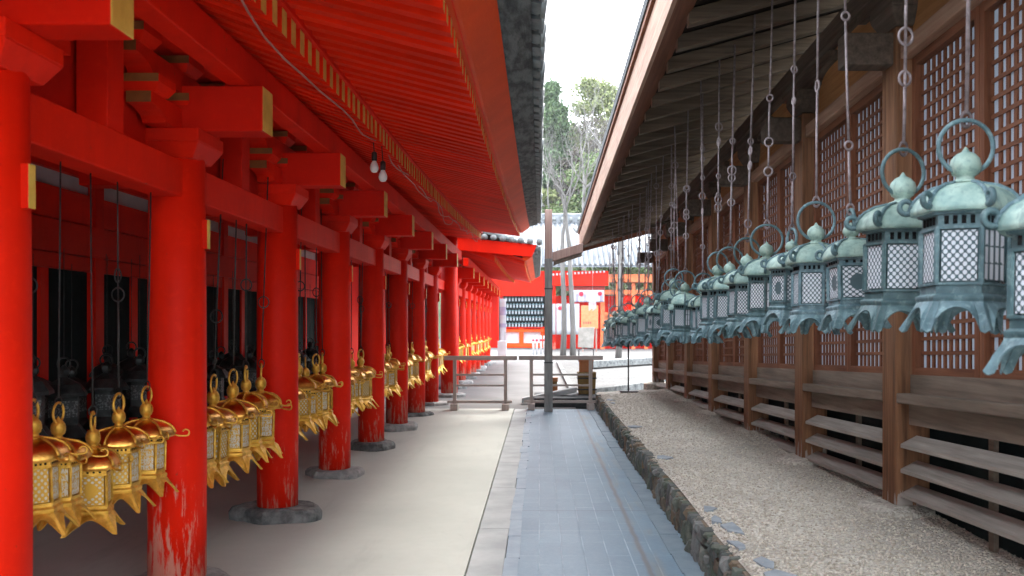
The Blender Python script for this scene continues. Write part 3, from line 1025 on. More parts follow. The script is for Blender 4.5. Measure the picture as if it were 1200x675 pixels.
# ------------------------------------------------------------------ brown hall on the right
SL = -.0362
def hz(y): return SL * y
hall = thing('wooden_hall', (2.6, 10, 0), 'weathered brown timber hall with lattice windows and deep raftered eave', 'hall')
PX = 2.5
posts = [-.4, 1.85, 4.05, 6.28, 8.52, 10.7, 13.0, 15.2, 17.4, 19.6]
def hbox(x0, x1, y0, y1, z0, z1, mi=0, mb=None):
    mb = mb or MB()
    mb.hexa([(x0, y0, z0 + hz(y0)), (x1, y0, z0 + hz(y0)), (x1, y1, z0 + hz(y1)), (x0, y1, z0 + hz(y1)),
             (x0, y0, z1 + hz(y0)), (x1, y0, z1 + hz(y0)), (x1, y1, z1 + hz(y1)), (x0, y1, z1 + hz(y1))], mi)
    return mb
for i, py_ in enumerate(posts):
    mb = MB()
    mb.box(PX, PX + .24, py_, py_ + .26, .1, 3.92 + hz(py_))
    mb.build('post', 'post', hall, bevel=.012)
    mb = MB()
    mb.lathe([(.28, 0.1), (.27, GZ + .015), (.20, GZ + .045)], 11, (PX + .06, py_ + .13, 0), smooth=False, rot=i)
    mb.build('foundation_stone', 'gravel', hall)
    # bearing block, boat-shaped bracket arm, short beam nose
    zt = 3.92 + hz(py_)
    mb = MB()
    c = py_ + .13
    mb.hexa([(PX, c - .15, zt + .003), (PX + .26, c - .15, zt + .003), (PX + .26, c + .15, zt + .003), (PX, c + .15, zt + .003),
             (PX - .06, c - .21, zt + .12), (PX + .32, c - .21, zt + .12), (PX + .32, c + .21, zt + .12), (PX - .06, c + .21, zt + .12)])
    mb.box(PX - .06, PX + .32, c - .21, c + .21, zt + .121, zt + .21)
    mb.build('bearing_block', 'beam_dark', hall, bevel=.01)
    mb = MB()
    L = .78
    pr = [(-L, zt + .40), (-L, zt + .31)] + [(-L + .45 * math.sin(R(15 * k)), zt + .212 + .10 * math.cos(R(15 * k))) for k in range(1, 7)]
    full = pr + [(-p[0], p[1]) for p in reversed(pr)]
    n = len(full)
    vs = [(PX + .05, c + p[0], p[1]) for p in full] + [(PX + .21, c + p[0], p[1]) for p in full]
    mb.add(vs, [tuple(range(n)), tuple(reversed(range(n, 2 * n)))] + [(k, k + n, (k + 1) % n + n, (k + 1) % n) for k in range(n)])
    mb.build('bracket_arm', 'beam_dark', hall)
    mb = MB()
    mb.box(PX - .34, PX + .3, c - .085, c + .085, zt - .26, zt - .03)
    mb.build('beam_nose', 'beam_dark', hall, bevel=.012)
    if i + 1 == len(posts):
        break
    y0, y1 = py_ + .26, posts[i + 1]
    # low part: rail, boards, louvres
    hbox(PX + .0, PX + .20, y0, y1, 1.275, 1.345).build('rail', 'rail', hall, bevel=.008)
    hbox(PX + .10, PX + .14, py_, posts[i + 1], 1.346, 1.4745).build('skirting_board', 'rail', hall)
    hbox(PX + .09, PX + .13, y0, y1, 1.125, 1.274).build('apron_board', 'rail', hall)
    hbox(PX + .26, PX + .3, py_, posts[i + 1] - .002, -.3, 1.40).build('under_panel', 'dark_panel', hall)
    for zz in (.985, .81, .64):
        mb = MB()
        a, b = zz + .036, zz - .024
        x0, x1 = PX + .03, PX + .145
        mb.hexa([(x0, y0, b + hz(y0)), (x1, y0, a + hz(y0)), (x1, y1, a + hz(y1)), (x0, y1, b + hz(y1)),
                 (x0, y0, b + .028 + hz(y0)), (x1, y0, a + .028 + hz(y0)), (x1, y1, a + .028 + hz(y1)), (x0, y1, b + .028 + hz(y1))])
        mb.build('louvre', 'slat', hall, bevel=.004)
    hbox(PX + .17, PX + .2, (y0 + y1) / 2 - .03, (y0 + y1) / 2 + .03, .0, 1.12).build('louvre_stay', 'rail', hall)
    # two lattice screens per bay
    ym = (y0 + y1) / 2
    for (a, b) in ((y0 + .03, ym - .004), (ym + .004, y1 - .03)):
        z0, z1 = 1.475, 3.68
        fr = MB()
        st = .055
        hbox(PX + .10, PX + .16, a, a + st, z0, z1, 0, fr)
        hbox(PX + .10, PX + .16, b - st, b, z0, z1, 0, fr)
        hbox(PX + .10, PX + .16, a + st, b - st, z0, z0 + .05, 1, fr)
        hbox(PX + .10, PX + .16, a + st, b - st, z1 - .06, z1, 1, fr)
        hbox(PX + .10, PX + .16, a + st, b - st, 2.22, 2.27, 1, fr)
        n = max(3, int(round((b - a - 2 * st) / .088)))
        g = (b - a - 2 * st) / n
        for k in range(1, n):
            yy = a + st + k * g
            w = .0165
            mb2 = hbox(PX + .148, PX + .160, yy - w, yy + w, z0 + .05, 2.22, 0, fr)
            hbox(PX + .148, PX + .160, yy - w, yy + w, 2.27, z1 - .06, 0, fr)
        for zl0, zl1 in ((z0 + .05, 2.22), (2.27, z1 - .06)):
            m_ = int(round((zl1 - zl0) / .105))
            for k in range(1, m_):
                zz = zl0 + (zl1 - zl0) * k / m_
                hbox(PX + .140, PX + .1475, a + st, b - st, zz - .013, zz + .013, 1, fr)
        o = fr.build('lattice_screen', ['lattice', 'lattice_h'], hall)
        hbox(PX + .163, PX + .166, a + .01, b - .01, z0 + .01, z1 - .01).build('paper_panel', 'paper', o)
    hbox(PX + .03, PX + .20, y0, y1, 3.685, 3.80).build('lintel', 'fascia', hall, bevel=.008)
    hbox(PX + .12, PX + .15, y0, y1, 3.80, 4.42).build('frieze_board', 'ochre_board', hall)
hbox(PX + .02, PX + .22, -1.5, 20.3, 4.325, 4.50).build('wall_purlin', 'beam_dark', hall, bevel=.01)
# eave: rafters, boards, soffit, fascia, tiles
EX, FX = .92, 1.156
ZF = 4.17
RS = .27
yr0, yr1 = -1.5, 20.6
k = 0
yy = yr0
while yy < yr1:
    mb = MB()
    w = .056
    j = rnd.uniform(-.006, .006)
    xa, xb = FX, 3.4
    za, zb = ZF + hz(yy) + j, ZF + RS * (xb - FX) + hz(yy) + j
    mb.hexa([(xa, yy - w, za), (xb, yy - w, zb), (xb, yy + w, zb), (xa, yy + w, za), (xa, yy - w, za + .12), (xb, yy - w, zb + .12), (xb, yy + w, zb + .12), (xa, yy + w, za + .12)], 0, {5: 1})
    mb.build('rafter', ['rafter_dark', 'fascia'], hall, bevel=.006)
    yy += .565
def roofslab(name, mat, x0, z0, x1, z1, th, mb=None, a=yr0 - .3, b=yr1 + .1):
    mb = mb or MB()
    mb.hexa([(x0, a, z0 + hz(a)), (x1, a, z1 + hz(a)), (x1, b, z1 + hz(b)), (x0, b, z0 + hz(b)),
             (x0, a, z0 + th + hz(a)), (x1, a, z1 + th + hz(a)), (x1, b, z1 + th + hz(b)), (x0, b, z0 + th + hz(b))])
    return mb.build(name, mat, hall)
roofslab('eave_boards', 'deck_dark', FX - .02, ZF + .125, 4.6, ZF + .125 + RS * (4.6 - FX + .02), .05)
roofslab('soffit', 'soffit', EX + .035, 4.075, FX + .03, 4.285, .04)
roofslab('fascia', 'fascia', EX, 4.06, EX + .033, 4.06, .36)
roofslab('eave_batten', 'soffit', EX - .03, 4.425, EX + .05, 4.425, .05)
roofslab('shingle_roof', 'shingle', EX - .045, 4.477, 4.6, 4.477 + .35 * (4.6 - EX), .10)
# upturned corner tile at the far end
mb = MB()
mb.tube([(EX + .05, 20.6, 3.74), (EX - .02, 20.75, 3.76), (EX - .10, 20.85, 3.83), (EX - .15, 20.9, 3.93)], [.07, .06, .045, .02], 8)
mb.build('corner_tile', 'tile', hall)
# far verge rafter
mb = MB()
b_ = 20.62
mb.hexa([(EX, b_, 4.0 + hz(b_)), (4.6, b_, 4.0 + RS * 3.68 + hz(b_)), (4.6, b_ + .06, 4.0 + RS * 3.68 + hz(b_)), (EX, b_ + .06, 4.0 + hz(b_)),
         (EX, b_, 4.35 + hz(b_)), (4.6, b_, 4.35 + RS * 3.68 + hz(b_)), (4.6, b_ + .06, 4.35 + RS * 3.68 + hz(b_)), (EX, b_ + .06, 4.35 + hz(b_))])
mb.build('verge_board', 'soffit', hall)

# ------------------------------------------------------------------ lanterns
def lantern(name, n, D, mats, pane_mats, scroll='bold'):
    """hanging lantern, origin at the foot tips. D: dict of dimensions"""
    met, roofm = mats
    root = bpy.data.objects.new(name, None)
    root.empty_display_size = .1
    COL.objects.link(root)
    rot0 = math.pi / n
    def P(r, a, z): return (r * math.cos(a), r * math.sin(a), z)
    ang = [rot0 + 2 * math.pi * k / n for k in range(n)]
    rb, rr, rf = D['body'], D['roof'], D['foot']
    z1, z2, z3, z4, z5, z6 = D['z']          # skirt top, base top, body top, eave, roof top, finial top
    # feet: flared skirt with an arch cut in every side
    mb = MB()
    m = 16
    for k in range(n):
        a0, a1 = ang[k], ang[k] + 2 * math.pi / n
        top, mid, bot = [], [], []
        for i in range(m + 1):
            t = i / m
            def on(r, t=t): 
                p0, p1 = Vector(P(r, a0, 0)), Vector(P(r, a1, 0))
                return p0.lerp(p1, t)
            e = abs(2 * t - 1)               # 1 at corners
            if D.get('spike'):
                arch = max(0., 1 - max(0., (e - .08) / .80) ** 1.5)
            else: arch = math.sqrt(max(0., 1 - (e / .72) ** 2)) if e < .72 else -.14 * math.sin((e - .72) / .28 * math.pi)
            q = on(rb * 1.06)
            top.append((q.x, q.y, z1))
            fl = .62 + .38 * e ** 2
            q = on(rb * 1.06 + (rf - rb * 1.06) * fl * .45)
            mid.append((q.x, q.y, z1 * .52 + z1 * .36 * arch))
            q = on(rb * 1.06 + (rf - rb * 1.06) * (fl if arch < .5 else fl * (1 - .5 * (arch - .5))))
            bot.append((q.x, q.y, z1 * .78 * arch))
        vs = top + mid + bot
        w = m + 1
        fs = []
        for i in range(m):
            fs += [(i, i + w, i + 1 + w, i + 1), (i + w, i + 2 * w, i + 1 + 2 * w, i + 1 + w)]
        mb.add(vs, fs, 0, False)
    mb.build('foot_skirt', met, root, solid=.006, origin=(0, 0, 0))
    # body frame
    mb = MB()
    mb.lathe([(rb * 1.08, z1 - .004), (rb * 1.12, z1 + .012), (rb * 1.12, z1 + .02), (rb * 1.0, z1 + .03), (rb * 1.0, z2 - .012), (rb * 1.06, z2 - .01), (rb * 1.06, z2)], n, rot=rot0, smooth=False)
    mb.lathe([(rb * .995, z3), (rb * 1.04, z3 + .001), (rb * 1.04, z3 + .012), (rb * .98, z3 + .013), (rb * .98, z4 - .016), (rb * 1.08, z4 - .015), (rb * 1.12, z4)], n, rot=rot0, smooth=False)
    for a in ang:
        mb.tube([P(rb * .99, a, z2 - .005), P(rb * .99, a, z3 + .005)], rb * .075, 6, smooth=False)
    mb.lathe([(rb * .80, z2 - .01), (rb * .80, z3 + .01)], n, rot=rot0, smooth=False, cap=False)
    # fret rosettes in the frieze
    for k in range(n):
        for t in (.2, .4, .6, .8):
            p0, p1 = Vector(P(rb * .985, ang[k], 0)), Vector(P(rb * .985, ang[k] + 2 * math.pi / n, 0))
            q = p0.lerp(p1, t)
            nrm = Vector((q.x, q.y, 0)).normalized()
            h = (z4 - z3 - .03) * .36
            zc = (z3 + z4) / 2
            mb.tube([q + Vector((0, 0, zc - h)) - nrm * .002, q + Vector((0, 0, zc + h)) - nrm * .002], rb * .055, 6, 1)
    mb.build('body_frame', [met, 'hole'], root, origin=(0, 0, 0))
    # pierced windows
    for k in range(n):
        a0, a1 = ang[k], ang[k] + 2 * math.pi / n
        p0, p1 = Vector(P(rb * .965, a0, 0)), Vector(P(rb * .965, a1, 0))
        q0, q1 = p0.lerp(p1, .09), p0.lerp(p1, .91)
        zb, zt = z2 + .006, z3 - .004
        me = bpy.data.meshes.new('pane')
        me.from_pydata([(q0.x, q0.y, zb), (q1.x, q1.y, zb), (q1.x, q1.y, zt), (q0.x, q0.y, zt)], [], [(0, 1, 2, 3)])
        uvl = me.uv_layers.new(name='UVMap')
        for li, uv in enumerate(((0, 0), (1, 0), (1, 1), (0, 1))):
            uvl.data[li].uv = uv
        me.materials.append(M[pane_mats[k % len(pane_mats)]])
        o = bpy.data.objects.new('pane', me)
        COL.objects.link(o)
        o.parent = root
        s = o.modifiers.new('solid', 'SOLIDIFY')
        s.thickness = .003
    # roof: curved panels with corners lifted, ribs on the hips
    mb = MB()
    H = z5 - z4
    rings = [(rr * .97, z4 - .004, 0), (rr, z4 + .004, .3), (rr * .985, z4 + H * .13, .3), (rr * .93, z4 + H * .38, .15), (rr * .80, z4 + H * .66, .0), (rr * .58, z4 + H * .87, .0), (rr * .30, z5, 0), (rr * .17, z5 + .006, 0)]
    ms = 6
    vs, fs = [], []
    for (r, z, lift) in rings:
        for k in range(n):
            p0, p1 = Vector(P(r, ang[k], 0)), Vector(P(r, ang[k] + 2 * math.pi / n, 0))
            for i in range(ms):
                t = i / ms
                e = abs(2 * t - 1)
                q = p0.lerp(p1, t)
                q2 = q.normalized() * r
                q = q.lerp(q2, .35)
                vs.append((q.x, q.y, z + lift * .035 * e ** 3))
    tot = n * ms
    for i in range(len(rings) - 1):
        for k in range(tot):
            k2 = (k + 1) % tot
            fs.append((i * tot + k, i * tot + k2, (i + 1) * tot + k2, (i + 1) * tot + k))
    mb.add(vs, fs, 0, True)
    mb.add([v for v in vs[:tot]], [tuple(reversed(range(tot)))], 0)
    for a in ang:
        pts = [P(r * 1.0, a, z + l * .035 + .003) for (r, z, l) in rings[1:]]
        mb.tube(pts, [rr * .045] * (len(pts) - 2) + [rr * .03, rr * .02], 6, 1)
    mb.build('roof', [roofm, met], root, origin=(0, 0, 0))
    # scrolls on the roof corners
    for a in ang:
        mb = MB()
        ca, sa = math.cos(a), math.sin(a)
        if scroll == 'bold':
            cr = rr * .15
            cx, cz = rr + cr * .35, z4 + .012 + cr * .95
            pts = []
            for i in range(15):
                th = R(-110 + 330 * i / 14)
                q = cr * (1 - .45 * i / 14)
                rad = cx + q * math.cos(th)
                pts.append((rad * ca, rad * sa, cz + q * math.sin(th)))
            pts = [((rr * .86) * ca, (rr * .86) * sa, z4 + .02)] + pts
            mb.tube(pts, [rr * .06] * 6 + [rr * .055] * 6 + [rr * .045] * 4, 7)
        else:
            pts = [((rr * .9) * ca, (rr * .9) * sa, z4 + .01), ((rr * 1.12) * ca, (rr * 1.12) * sa, z4 - .004)]
            for i in range(11):
                th = R(-90 + 250 * i / 10)
                q = rr * .12
                rad = rr * 1.36 + q * math.cos(th)
                pts.append((rad * ca, rad * sa, z4 - .006 + q + q * math.sin(th)))
            mb.tube(pts, [rr * .035] * 5 + [rr * .028] * 8, 6)
        mb.build('corner_scroll', met, root, origin=(0, 0, 0))
    # finial
    mb = MB()
    s = (z6 - z5)
    br = D['ball']
    mb.lathe([(br * 1.15, z5 + .002), (br * 1.05, z5 + s * .06), (br * .62, z5 + s * .12), (br * .58, z5 + s * .2), (br * .84, z5 + s * .26), (br, z5 + s * .40), (br * 1.02, z5 + s * .53), (br * .92, z5 + s * .67), (br * .62, z5 + s * .80), (br * .26, z5 + s * .87), (br * .17, z5 + s * .93), (.003, z6)], 20)
    mb.build('finial', met if 'gilt' in M[met].name else roofm, root, origin=(0, 0, 0))
    # carrying hoop
    mb = MB()
    cr, cz = D['hoop']
    mb.ring((0, 0, cz), cr, D.get('hr', .0095), 'x' if D.get('hx') else 'y', 28, 8)
    mb.build('hoop', met, root, origin=(0, 0, 0))
    root['top'] = cz + cr
    return root

GREEN_BIG = dict(body=.160, roof=.208, foot=.238, z=(.112, .185, .392, .465, .585, .735), ball=.058, hoop=(.108, .735))
GREEN_MED = dict(body=.140, roof=.190, foot=.222, z=(.105, .170, .360, .420, .540, .675), ball=.052, hoop=(.115, .685))
GREEN_SQ = dict(body=.150, roof=.185, foot=.222, z=(.10, .165, .345, .395, .50, .60), ball=.045, hoop=(.062, .61), hr=.011, hx=1)
GOLD_A = dict(spike=1, body=.108, roof=.160, foot=.192, z=(.105, .155, .325, .370, .465, .585), ball=.036, hoop=(.058, .60), hr=.008, hx=1)
GOLD_B = dict(spike=1, body=.112, roof=.168, foot=.195, z=(.10, .150, .310, .352, .450, .580), ball=.038, hoop=(.055, .60), hr=.007, hx=1)

protos_g = [lantern('hanging_lantern', 6, GREEN_BIG, ('bronze', 'bronze_roof'), ['pane_dots', 'pane_bars', 'pane_dots']),
            lantern('hanging_lantern', 6, GREEN_MED, ('bronze', 'bronze_roof'), ['pane_dots']),
            lantern('hanging_lantern', 4, GREEN_SQ, ('bronze', 'bronze_roof'), ['pane_boss']),
            lantern('hanging_lantern', 6, GREEN_MED, ('bronze', 'bronze_roof'), ['pane_bars', 'pane_dots'])]
protos_y = [lantern('gilt_lantern', 6, GOLD_A, ('gold', 'gold_roof'), ['gpane_dots', 'gpane_scroll'], 'thin'),
            lantern('gilt_lantern', 4, GOLD_B, ('gold', 'gold_roof'), ['gpane_boss', 'gpane_dots'], 'thin'),
            lantern('gilt_lantern', 6, GOLD_B, ('gold', 'gold_roof'), ['gpane_scroll'], 'thin')]
used = set()
def place(protos, i, loc, rz, sc, label, cat, group):
    p = protos[i]
    if p.name not in used:
        o = p
        used.add(p.name)
    else:
        o = copy_tree(p)
    o.location = loc
    o.rotation_euler = (rnd.uniform(-.035, .035), rnd.uniform(-.035, .035), rz)
    o.scale = (sc, sc, sc)
    tag(o, label, cat, group)
    return o

def rod(parent, top, bottom_z, mat, r, ringz, seed, hook=True):
    """rod of linked bars from the roof down to the hoop; built in the lantern's own space"""
    q = random.Random(seed)
    s = parent.scale[0]
    loc = parent.location
    L = (top - loc.z) / s
    z = parent['top'] - .012
    mb = MB()
    # small hook loop on the hoop
    mb.ring((0, 0, z + .015), .020, r * .8, 'y', 14, 6, sz=1.5)
    a = z + .045
    cuts = sorted([(zz - loc.z) / s for zz in ringz])
    for c in cuts + [None]:
        b = (c - .032) if c is not None else L
        if b > a:
            mb.tube([(0, 0, a), (q.uniform(-.003, .003), 0, (a + b) / 2), (0, 0, b)], r, 6)
        if c is not None:
            mb.ring((0, 0, c), q.choice([.030, .036, .022]), r * .9, q.choice(['y', 'y', 'x']), 16, 6, sz=1.1)
            a = c + .034
    o = mb.build('hanging_rod', mat, None, origin=(0, 0, 0))
    o.parent = parent
    o.rotation_euler = (0, 0, 0)
    return o

LX = 1.69
kinds = [0, 0, 0, 2, 1, 2, 3, 1, 3, 0, 1, 2, 3, 1, 0, 3, 2, 1, 0, 3, 1, 2, 0, 1, 3, 0, 2, 1, 3, 0]
LY = [2.90, 3.58, 4.20, 4.82, 5.49, 6.02, 6.72, 7.38, 8.02, 8.45]
while LY[-1] < 21.2:
    LY.append(LY[-1] + (.50 + .10 * ((len(LY) * 37) % 10) / 10))
LZ = {0: 1.44, 1: 1.575, 2: 1.575, 3: 1.58, 4: 1.55, 5: 1.60, 6: 1.545, 7: 1.51, 8: 1.49}
for i, yy in enumerate(LY):
    k = kinds[i % len(kinds)]
    x = LX + (0 if i < 9 else random.Random(i * 7 + 1).uniform(-.10, .08))
    z = LZ.get(i, 1.76 + (yy - 5) * .006 + hz(yy) + rnd.uniform(-.05, .05))
    sc = 1.0 if i < 3 else (1.0 if k != 2 else .95)
    if i >= 9: sc *= rnd.uniform(.86, 1.06)
    kd = ['large six-sided lantern with barred and honeycomb windows', 'six-sided lantern with honeycomb windows', 'small square lantern with a boss in each window', 'six-sided lantern with barred windows'][k]
    lab = f'green bronze {kd}, {ORD[i]} from the near end'
    if i == 0: lab = 'green bronze large lantern cut off by the right edge, nearest of the row'
    o = place(protos_g, k, (x, yy, z), rnd.uniform(-.3, .3) + (.0 if i > 2 else .1), sc, lab, 'lantern', 'green bronze lanterns hanging under the brown eave')
    top = ZF + RS * (x - FX) + hz(yy) + .08
    q = random.Random(i)
    base = z + o['top'] * sc
    ringz = {1: [], 2: [base + .33], 3: [base + .35, base + 1.06], 4: [base + .72], 5: [base + .35, base + .85], 6: [base + .4, base + .62, base + .95], 7: [base + .12, base + .6, base + .8]}.get(i, sorted(base + q.uniform(.15, 1.6) for _ in range(q.choice([1, 2, 2, 3]))))
    rod(o, top, 0, 'iron', .0075, ringz, i)

# gold lanterns between the red columns
bays = list(zip([2.2] + c1, c1 + [19.9]))
names = ['before the first red column'] + [f'between the {ORD[i]} and {ORD[i + 1]} red columns' for i in range(len(c1) - 1)] + ['between the last plain column and the tall end column']
spots = {1: [3.88, 4.12, 4.40, 4.70, 5.00], 2: [5.70, 6.02, 6.34, 6.67, 7.00], 3: [7.78, 8.1, 8.42, 8.75, 9.08], 4: [9.86, 10.18, 10.5, 10.84, 11.16], 5: [11.94, 12.26, 12.58, 12.9, 13.22], 6: [14.02, 14.34, 14.66, 14.98, 15.3], 7: [16.1, 16.42, 16.74, 17.06, 17.38], 8: [18.2, 18.6, 19.0, 19.4]}
cnt = {1: 'one', 3: 'three', 4: 'four', 5: 'five'}
gi = 0
for b, yl in spots.items():
    for j, yy in enumerate(yl):
        k = [0, 2, 1, 0, 2, 0, 1, 2][gi % 8]
        z = .56 + rnd.uniform(-.03, .03)
        if b == 1: z = (.70, .69, .585, .63, .655)[j]
        if b >= 3: z += .03
        x = CX - .03 + rnd.uniform(-.02, .03)
        sc = (.88 if b == 1 else 1.06) * rnd.uniform(.95, 1.05)
        lab = f'gold hanging lantern, {ORD[j]} of {cnt[len(yl)]} {names[b]}' if len(yl) > 1 else 'gold hanging lantern cut off by the left edge'
        if b == 1: lab = ['gold lantern half hidden by the nearest red column, front of its cluster', 'gold lantern with tall hoop just behind the half hidden front one', 'gold lantern hanging lowest in the nearest cluster of five', 'gold lantern, fourth in the nearest cluster of five', 'gold lantern hung highest, overlapping the second red column'][j]
        o = place(protos_y, k, (x, yy, z), rnd.uniform(-.4, .4), sc, lab, 'lantern', 'gold lanterns between the red columns')
        rod(o, 2.35, 0, 'dark_iron', .0045, [z + 1.0 + rnd.uniform(0, .3)] if gi % 3 == 0 else [], 100 + gi)
        gi += 1
for j, cy in enumerate(c2[:7]):
    for m_, dy in enumerate((.6, 1.4)):
        o = place(protos_y, j % 3, (CX + .05, cy + dy, .62 + rnd.uniform(-.03, .03)), rnd.uniform(-.4, .4), 1.0, f'small far gold lantern in the lower corridor, {"front" if m_ == 0 else "rear"} one past its {ORD[j]} column', 'lantern', 'gold lanterns in the far corridor')
        rod(o, 2.35, 0, 'dark_iron', .006, [], 300 + j)

# dark lanterns deep inside the corridor: simple one-mesh copies
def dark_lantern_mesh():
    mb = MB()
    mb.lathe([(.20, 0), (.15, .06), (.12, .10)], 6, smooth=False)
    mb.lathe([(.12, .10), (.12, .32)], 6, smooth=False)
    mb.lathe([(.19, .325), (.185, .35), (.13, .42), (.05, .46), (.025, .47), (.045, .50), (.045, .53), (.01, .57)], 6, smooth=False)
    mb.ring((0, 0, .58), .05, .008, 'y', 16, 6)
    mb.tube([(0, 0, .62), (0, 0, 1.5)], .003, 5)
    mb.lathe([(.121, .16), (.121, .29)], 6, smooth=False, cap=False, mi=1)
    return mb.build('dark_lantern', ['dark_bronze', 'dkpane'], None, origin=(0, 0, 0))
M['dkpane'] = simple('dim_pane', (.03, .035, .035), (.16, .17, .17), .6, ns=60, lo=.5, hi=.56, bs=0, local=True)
dl = dark_lantern_mesh()
first = True
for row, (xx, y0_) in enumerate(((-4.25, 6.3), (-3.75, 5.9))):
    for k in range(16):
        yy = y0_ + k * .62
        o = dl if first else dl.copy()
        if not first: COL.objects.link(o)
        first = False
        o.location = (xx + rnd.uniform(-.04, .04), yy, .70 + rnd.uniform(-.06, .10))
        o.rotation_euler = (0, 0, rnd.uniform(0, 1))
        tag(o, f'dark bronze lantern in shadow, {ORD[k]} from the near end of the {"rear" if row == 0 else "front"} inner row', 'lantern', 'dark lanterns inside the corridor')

# ------------------------------------------------------------------ things in the middle distance
def px(x, y, Y):
    """photo pixel on the plane at depth Y"""
    return ((x - 632) * Y / F, 1.6 + (380 - y) * Y / F)

def barrier(x0, x1, xa, xb, Y, label):
    t = thing('barrier', ((x0 + x1) / 2, Y, 0), label, 'barrier', 'low wooden barriers across the path')
    mb = MB(); mb.box(x0, x1, Y - .05, Y + .05, .93, 1.01); mb.build('top_rail', 'barrier', t, bevel=.006)
    for zz in (.655, .455):
        mb = MB(); mb.box(xa + .03, xb - .03, Y - .018, Y + .018, zz - .018, zz + .018); mb.build('cross_rail', 'barrier', t)
    mb = MB(); mb.box(xa - .14, xb + .12, Y - .025, Y + .025, .125, .175); mb.build('bottom_rail', 'barrier', t)
    for x in (xa, xb):
        mb = MB(); mb.box(x - .032, x + .032, Y - .031, Y + .031, .12, .929); mb.build('upright', 'barrier_z', t, bevel=.004)
        mb = MB(); mb.box(x - .065, x + .065, Y - .19, Y + .19, .004, .119); mb.build('foot', 'barrier_z', t, bevel=.008)
YB = 16.75
barrier(-1.78, -.415, -1.58, -.63, YB, 'low grey wooden barrier on the floor beside the red columns')
barrier(-.385, 1.19, -.15, .96, YB + .05, 'low grey wooden barrier across the slate path behind the tall post')

t = thing('gate_post', (.17, 16.45, 0), 'tall square timber post with a side beam standing on the slate path', 'post')
mb = MB(); mb.box(.10, .235, 16.38, 16.52, 2.80, 3.70); mb.build('post_top', 'gate_wood', t, bevel=.008)
mb = MB(); mb.box(.095, .24, 16.375, 16.525, .89, 2.80); mb.build('post_shaft', 'lead', t, bevel=.008)
mb = MB(); mb.box(.09, .245, 16.37, 16.53, 0, .90); mb.build('sheathing', 'lead', t, bevel=.006)
for zz in (.90, 2.25):
    mb = MB(); mb.box(.085, .25, 16.365, 16.535, zz - .012, zz + .012); mb.build('band', 'dark_iron', t)
mb = MB()
def slope_beam(mb, x0, z0, x1, z1, y0, y1, h):
    mb.hexa([(x0, y0, z0), (x1, y0, z1), (x1, y1, z1), (x0, y1, z0), (x0, y0, z0 + h), (x1, y0, z1 + h), (x1, y1, z1 + h), (x0, y1, z0 + h)])
slope_beam(mb, .24, 2.75, .80, 2.92, 16.38, 16.52, .17)
mb.build('side_beam', 'gate_wood', t, bevel=.008)
mb = MB(); slope_beam(mb, .26, 2.68, .78, 2.85, 16.40, 16.50, .068); mb.build('beam_underpiece', 'beam_dark', t)
mb = MB(); slope_beam(mb, .80, 3.00, 2.5, 3.50, 16.42, 16.48, .05); mb.build('sloping_rail', 'beam_dark', t)

# pole stand on the gravel
t = thing('pole_stand', (1.72, 17.3, GZ), 'thin black pole stand with flat foot at the far end of the gravel', 'stand')
mb = MB(); mb.lathe([(.014, .02), (.014, 1.3)], 10, (1.72, 17.3, GZ)); mb.build('pole', 'dark_iron', t)
mb = MB(); mb.box(1.56, 1.90, 17.18, 17.42, GZ + .005, GZ + .03); mb.build('foot_plate', 'dark_iron', t, bevel=.004)

# dark ditch and kerb stones behind the barrier
mb = MB(); slope_beam(mb, -.35, .02, .75, .24, 17.9, 18.15, .10)
tag(mb.build('stone_kerb_beam', 'kerb', bevel=.01), 'slanting pale stone beam lying behind the barrier', 'stone beam')
mb = MB(); mb.box(-.1, 1.12, 17.35, 18.8, -.03, .17)  # solid block, its dark colour stands in for the shadowed ditch
tag(mb.build('drain_trough', 'ditch', bevel=.01), 'stone trough behind the barrier, its shadow put into the dark colour', 'trough')
mb = MB()
yk = 19.0
while yk < 36:
    L = rnd.uniform(1.2, 1.8)
    mb.box(.70, .84, yk, yk + L - .02, -.05, .09 + rnd.uniform(-.01, .01)); yk += L
tag(mb.build('path_kerb', 'stone_dark', bevel=.01), kind='structure')
mb = MB(); mb.hexa([(1.15, 19.4, 0), (3.6, 23.2, 0), (3.5, 23.4, 0), (1.05, 19.6, 0), (1.15, 19.4, .2), (3.6, 23.2, .2), (3.5, 23.4, .2), (1.05, 19.6, .2)])
tag(mb.build('court_kerb', 'stone_dark', bevel=.015), kind='structure')
mb = MB(); mb.hexa([(2.0, 33, 0), (6, 38, 0), (5.6, 38.6, 0), (1.6, 33.6, 0), (2.0, 33, .25), (6, 38, .25), (5.6, 38.6, .25), (1.6, 33.6, .25)])
tag(mb.build('border_kerb', 'stone_dark', bevel=.02), kind='structure')
mb = MB(); mb.box(3.55, 4.6, 24.5, 26.0, -.02, .35)
tag(mb.build('stone_step', 'kerb', bevel=.02), 'pale stone step beside the far end of the brown hall', 'step')

# wooden tub with a box on it, small wooden caddy
x, _ = px(687.5, 0, 18.4)
t = thing('wooden_tub', (x, 18.45, .17), 'square ochre wooden tub standing in the trough behind the right barrier', 'tub')
mb = MB(); mb.hexa([(x - .165, 18.28, .172), (x + .165, 18.28, .172), (x + .165, 18.62, .172), (x - .165, 18.62, .172), (x - .19, 18.26, .62), (x + .19, 18.26, .62), (x + .19, 18.64, .62), (x - .19, 18.64, .62)])
mb.build('tub_body', 'tub', t, bevel=.01)
for zz in (.27, .50):
    mb = MB(); mb.box(x - .195, x + .195, 18.255, 18.645, zz - .015, zz + .015); mb.build('tub_band', 'dark_iron', t)
t = thing('offering_box', (x - .02, 18.45, .62), 'orange wooden box standing on the square ochre tub', 'box')
mb = MB(); mb.box(x - .15, x + .12, 18.32, 18.58, .622, .84); mb.build('box_body', 'box_wood', t, bevel=.006)
